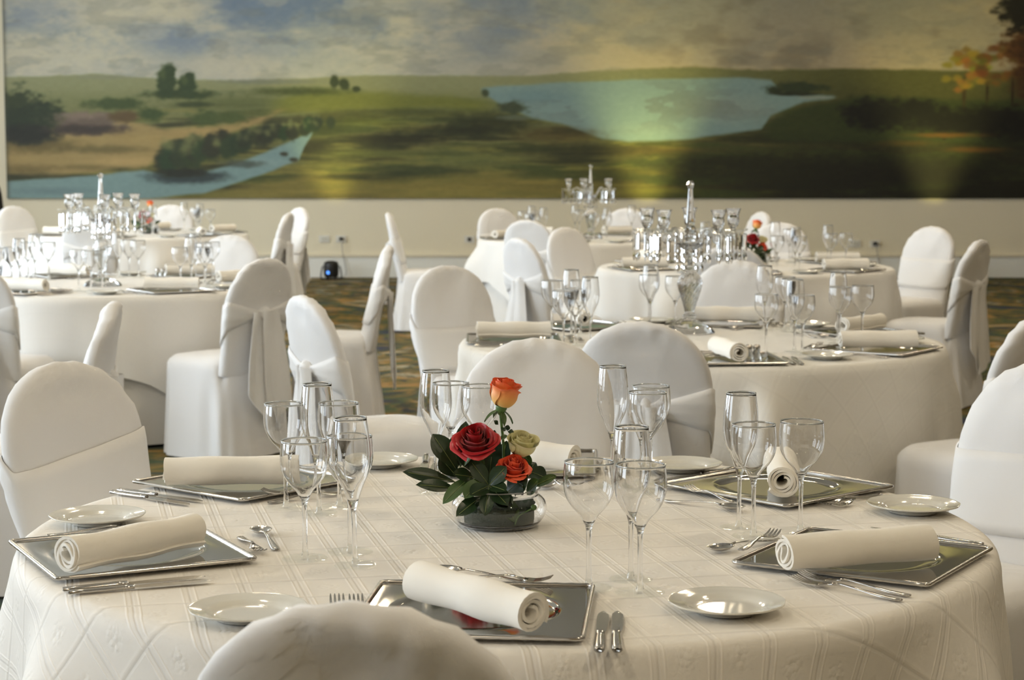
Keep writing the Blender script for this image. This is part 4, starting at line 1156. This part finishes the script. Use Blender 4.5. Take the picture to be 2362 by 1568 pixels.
def rose_proto(material, S, kind, seed):
    rd = random.Random(seed); pr = []
    if kind == 'open':
        layers = [(2, .070, .50, .72, 2.3, 0), (3, .12, .75, .71, 1.5, .02), (3, .175, .90, .68, 1.45, .035), (4, .23, 1.0, .63, 1.15, .06), (4, .29, 1.05, .56, 1.1, .09), (5, .34, 1.10, .47, .95, .12), (5, .38, 1.10, .37, .92, .15)]
    elif kind == 'bud':
        layers = [(2, .12, .40, .92, 2.3, 0), (3, .22, .60, .96, 1.5, .01), (3, .31, .74, .95, 1.45, .03), (3, .38, .86, .92, 1.4, .06), (4, .42, .95, .86, 1.0, .11)]
    else:
        layers = [(2, .10, .5, .76, 2.3, 0), (3, .19, .75, .78, 1.5, .01), (3, .28, .90, .78, 1.45, .03), (4, .36, 1.0, .76, 1.1, .06), (5, .43, 1.06, .70, .95, .09)]
    for li_, (n, rm, tf, h, hw, curl) in enumerate(layers):
        for k in range(n):
            me = petal_mesh(rm * S, tf, h * S, hw, curl * S, seed + li_ + k * 3, material)
            a = 2 * PI * k / n + li_ * .95 + rd.uniform(-.2, .2)
            pr.append(('petal', me, [], Matrix.Rotation(a, 4, 'Z') @ Matrix.Rotation(rd.uniform(-.04, .09), 4, 'Y')))
    return pr
calyx_me = MB().lathe(cprof([(0, -.016), (.004, -.014), (.009, -.006), (.011, .002), (.008, .008)], 4), 12).mesh('rose', M_stem)
def sepal_mesh():
    rows = [[(u * .006 * math.sin(PI * (.15 + .85 * v)) , .010 + .03 * v, -.004 - .010 * v * v + .003 * u * u) for u in (-1, 0, 1)] for v in [k / 6 for k in range(7)]]
    return MB().grid(rows).mesh('sepal', M_leaf2)
SEPAL = sepal_mesh()
ROSES = {'red': (rose_proto(M_red, .082, 'open', 5), 'deep red open rose'), 'peach': (rose_proto(M_orange, .060, 'bud', 9), 'tall peach-orange rose'),
         'ivory': (rose_proto(M_ivory, .056, 'cup', 13), 'ivory rose'), 'coral': (rose_proto(M_coral, .060, 'open', 17), 'coral orange rose')}
def leaf_mesh(L_, W_, bend, fold_, material, seed):
    rows = []; rd = random.Random(seed); NV = 10
    for j in range(NV + 1):
        v = j / NV; w = W_ / 2 * (math.sin(PI * v ** 1.25) ** .75 if 0 < v < 1 else 0) + .0008
        z = -bend * L_ * v * v
        rows.append([(L_ * v * (1 - .12 * abs(bend)), u * w, z + fold_ * abs(u) * w + .0012 * math.sin(6 * v + seed) * u) for u in (-1, -.5, 0, .5, 1)])
    return MB().grid(rows).mesh('leaf', material), [(r_[2][0], r_[2][1], r_[2][2] + .0006) for r_ in rows]
def make_arrangement(loc, rz, label, detail=True):
    root = thing('rose_centrepiece', label, 'flower arrangement', (loc[0], loc[1], ZT), (0, 0, rz), 'rose centrepieces in glass bowls')
    for nm, me in BOWLP: link(nm, me, root)
    s = 1 / (3.919 * 1215)
    def V(cx, cy, y=0): return Vector(((cx - 990) * s, y, (1380 - cy) * s))
    # stems and roses: head centre, depth, axis tilt
    for key, (cx, cy, y), (bx, by), tilt, rz_ in (('peach', (1012, 320, .004), (995, 1180), (.12, .18), 1.2), ('red', (790, 690, -.018), (880, 1180), (.62, -.10), .4),
                                              ('ivory', (1180, 735, -.008), (1060, 1180), (.35, .18), 2.0), ('coral', (1110, 900, -.028), (1040, 1190), (.55, .15), .9)):
        h = V(cx, cy, y); b = V(bx, by, 0); mid = h.lerp(b, .5) + Vector((.006, .004, 0))
        e = Euler((tilt[0], tilt[1], 0)); ax = e.to_matrix() @ Vector((0, 0, 1))
        link('stem', MB().tube(curve([b, mid, h - ax * .012], 5), .0026, 8).mesh('stem', M_stem), root)
        proto, lab = ROSES[key]
        ro = link('rose', calyx_me, root, h, e); ro['label'] = lab
        for n_, me, _s, mt in proto:
            q = link('petal', me, ro); q.matrix_basis = Matrix.Rotation(rz_, 4, 'Z') @ mt
        for k in range(4): link('sepal', SEPAL, ro, (0, 0, 0), (-.5, 0, 1.57 * k + .4))
    # leaves: base, tip, width (layout units), depth of base and tip, bend, material
    LV = [((600, 870), (395, 560), 150, .0, .010, .05, 0), ((600, 1000), (142, 858), 105, .0, -.030, .1, 0), ((610, 1045), (266, 955), 95, -.02, -.055, .12, 0), ((740, 930), (492, 1108), 95, -.035, -.070, .2, 1),
          ((610, 960), (455, 790), 140, .02, .03, .0, 0), ((640, 880), (690, 472), 120, .03, .045, .0, 0), ((620, 880), (562, 620), 100, .035, .05, .0, 0), ((900, 980), (950, 530), 130, .01, .012, .0, 0),
          ((905, 985), (735, 755), 110, -.050, -.045, .05, 0), ((905, 985), (1050, 800), 115, -.052, -.060, .1, 0), ((905, 985), (742, 1025), 115, -.055, -.088, .1, 0), ((905, 985), (868, 1200), 95, -.058, -.095, .15, 0),
          ((905, 985), (1070, 1110), 120, -.055, -.092, .15, 0), ((905, 985), (1052, 985), 100, -.05, -.09, .1, 0), ((850, 1080), (620, 1205), 105, -.05, -.094, .12, 0), ((770, 930), (592, 870), 110, -.03, -.055, .1, 0),
          ((850, 930), (690, 1055), 115, -.045, -.082, .15, 1), ((980, 1050), (1085, 1150), 120, -.05, -.085, .1, 0), ((1060, 1055), (1250, 880), 185, -.035, -.050, .0, 0), ((1240, 1080), (1338, 925), 100, -.03, -.055, .0, 1),
          ((1300, 1020), (1502, 912), 75, -.01, -.03, .0, 1), ((1240, 900), (1418, 950), 130, .01, .0, .1, 0), ((1190, 880), (1252, 745), 100, .01, .015, .0, 1), ((1180, 1050), (1205, 975), 90, -.045, -.06, .0, 0),
          ((1080, 1100), (1122, 1292), 95, -.045, -.066, .05, 1), ((760, 900), (690, 700), 130, .0, .01, .0, 0), ((1000, 900), (1060, 640), 90, .02, .03, .0, 0), ((985, 470), (945, 435), 26, .0, -.004, .1, 0), ((1010, 500), (1050, 520), 30, .0, -.006, .1, 0),
          ((1060, 525), (1075, 475), 32, .0, -.004, .1, 0), ((1070, 530), (1118, 535), 28, .0, -.008, .1, 0), ((1000, 600), (1065, 570), 36, .0, -.006, .1, 1), ((960, 1080), (800, 960), 110, .03, .05, .05, 0), ((1150, 1000), (1330, 860), 120, .03, .06, .05, 0)]
    for k, (b, tp, w, y0, y1, bend, mk) in enumerate(LV):
        B_, T_ = V(*b, y0), V(*tp, y1); d = T_ - B_; L_ = d.length
        me, rib = leaf_mesh(L_, w * s * 1.3, bend, .22, M_leaf2 if mk else M_leaf, k)
        xa = d.normalized(); up = Vector((0, -.75, .66)); za = (up - xa * up.dot(xa)).normalized(); ya = za.cross(xa)
        mtx = Matrix((xa, ya, za)).transposed().to_4x4(); mtx.translation = B_ + za * (bend * L_ * .3)
        lf = link('leaf', me, root); lf.matrix_basis = mtx
        if w > 60: link('midrib', MB().tube(rib[:-1], .0005, 4).mesh('midrib', M_vein), lf)
    tw = [V(1130, 1310, -.07), V(1165, 1235, -.071), V(1240, 1190, -.072), V(1285, 1168, -.070)]
    link('twig', MB().tube(curve(tw, 4), .0012, 6).mesh('twig', M_stem), root)
    link('berry', MB().lathe(cprof([(0, -.0058), (.0042, -.004), (.0058, 0), (.0042, .004), (0, .0058)], 3), 12).mesh('berry', M_leaf2), root, V(1298, 1160, -.070))
    return root
bo = cprof([(.0, .0008), (.062, .0008), (.074, .004), (.0855, .018), (.0895, .032), (.0875, .046), (.079, .056), (.0735, .060), (.0745, .066), (.0785, .072)], 4)
bi = [(max(.001, r_ - .0025), z + (.0025 if z < .01 else 0)) for r_, z in bo]
BOWLP = [('glass_bowl', MB().lathe(bo + bi[::-1], 64).mesh('glass_bowl', M_glass)),
         ('bowl_rim', MB().grid([[((.0775 + .0014 * math.cos(b)) * math.cos(a), (.0775 + .0014 * math.cos(b)) * math.sin(a), .0722 + .0014 * math.sin(b)) for b in [2 * PI * j / 6 for j in range(6)]] for a in [2 * PI * i / 64 for i in range(64)]], True, True).mesh('bowl_rim', M_rim)),
         ('bowl_foot', MB().grid([[((.066 + .0016 * math.cos(b)) * math.cos(a), (.066 + .0016 * math.cos(b)) * math.sin(a), .0018 + .0016 * math.sin(b)) for b in [2 * PI * j / 6 for j in range(6)]] for a in [2 * PI * i / 64 for i in range(64)]], True, True).mesh('bowl_foot', M_foot)),
         ('foam_block', MB().lathe(cprof([(0, .0045), (.058, .0045), (.0655, .009), (.0665, .020), (.0665, .038), (.064, .0425), (0, .043)], 4), 40).mesh('foam_block', M_foam))]
p = at(1151, 1212)
make_arrangement((p.x, p.y), 0, 'red, peach, coral and ivory roses in a glass bowl on the near table')
p = at(1742, 612); make_arrangement((p.x, p.y), .5, 'small rose bowl seen behind the right candelabra prisms')
p = at(345, 539); make_arrangement((p.x, p.y), -.4, 'small rose bowl on the far left table behind the left candelabra')
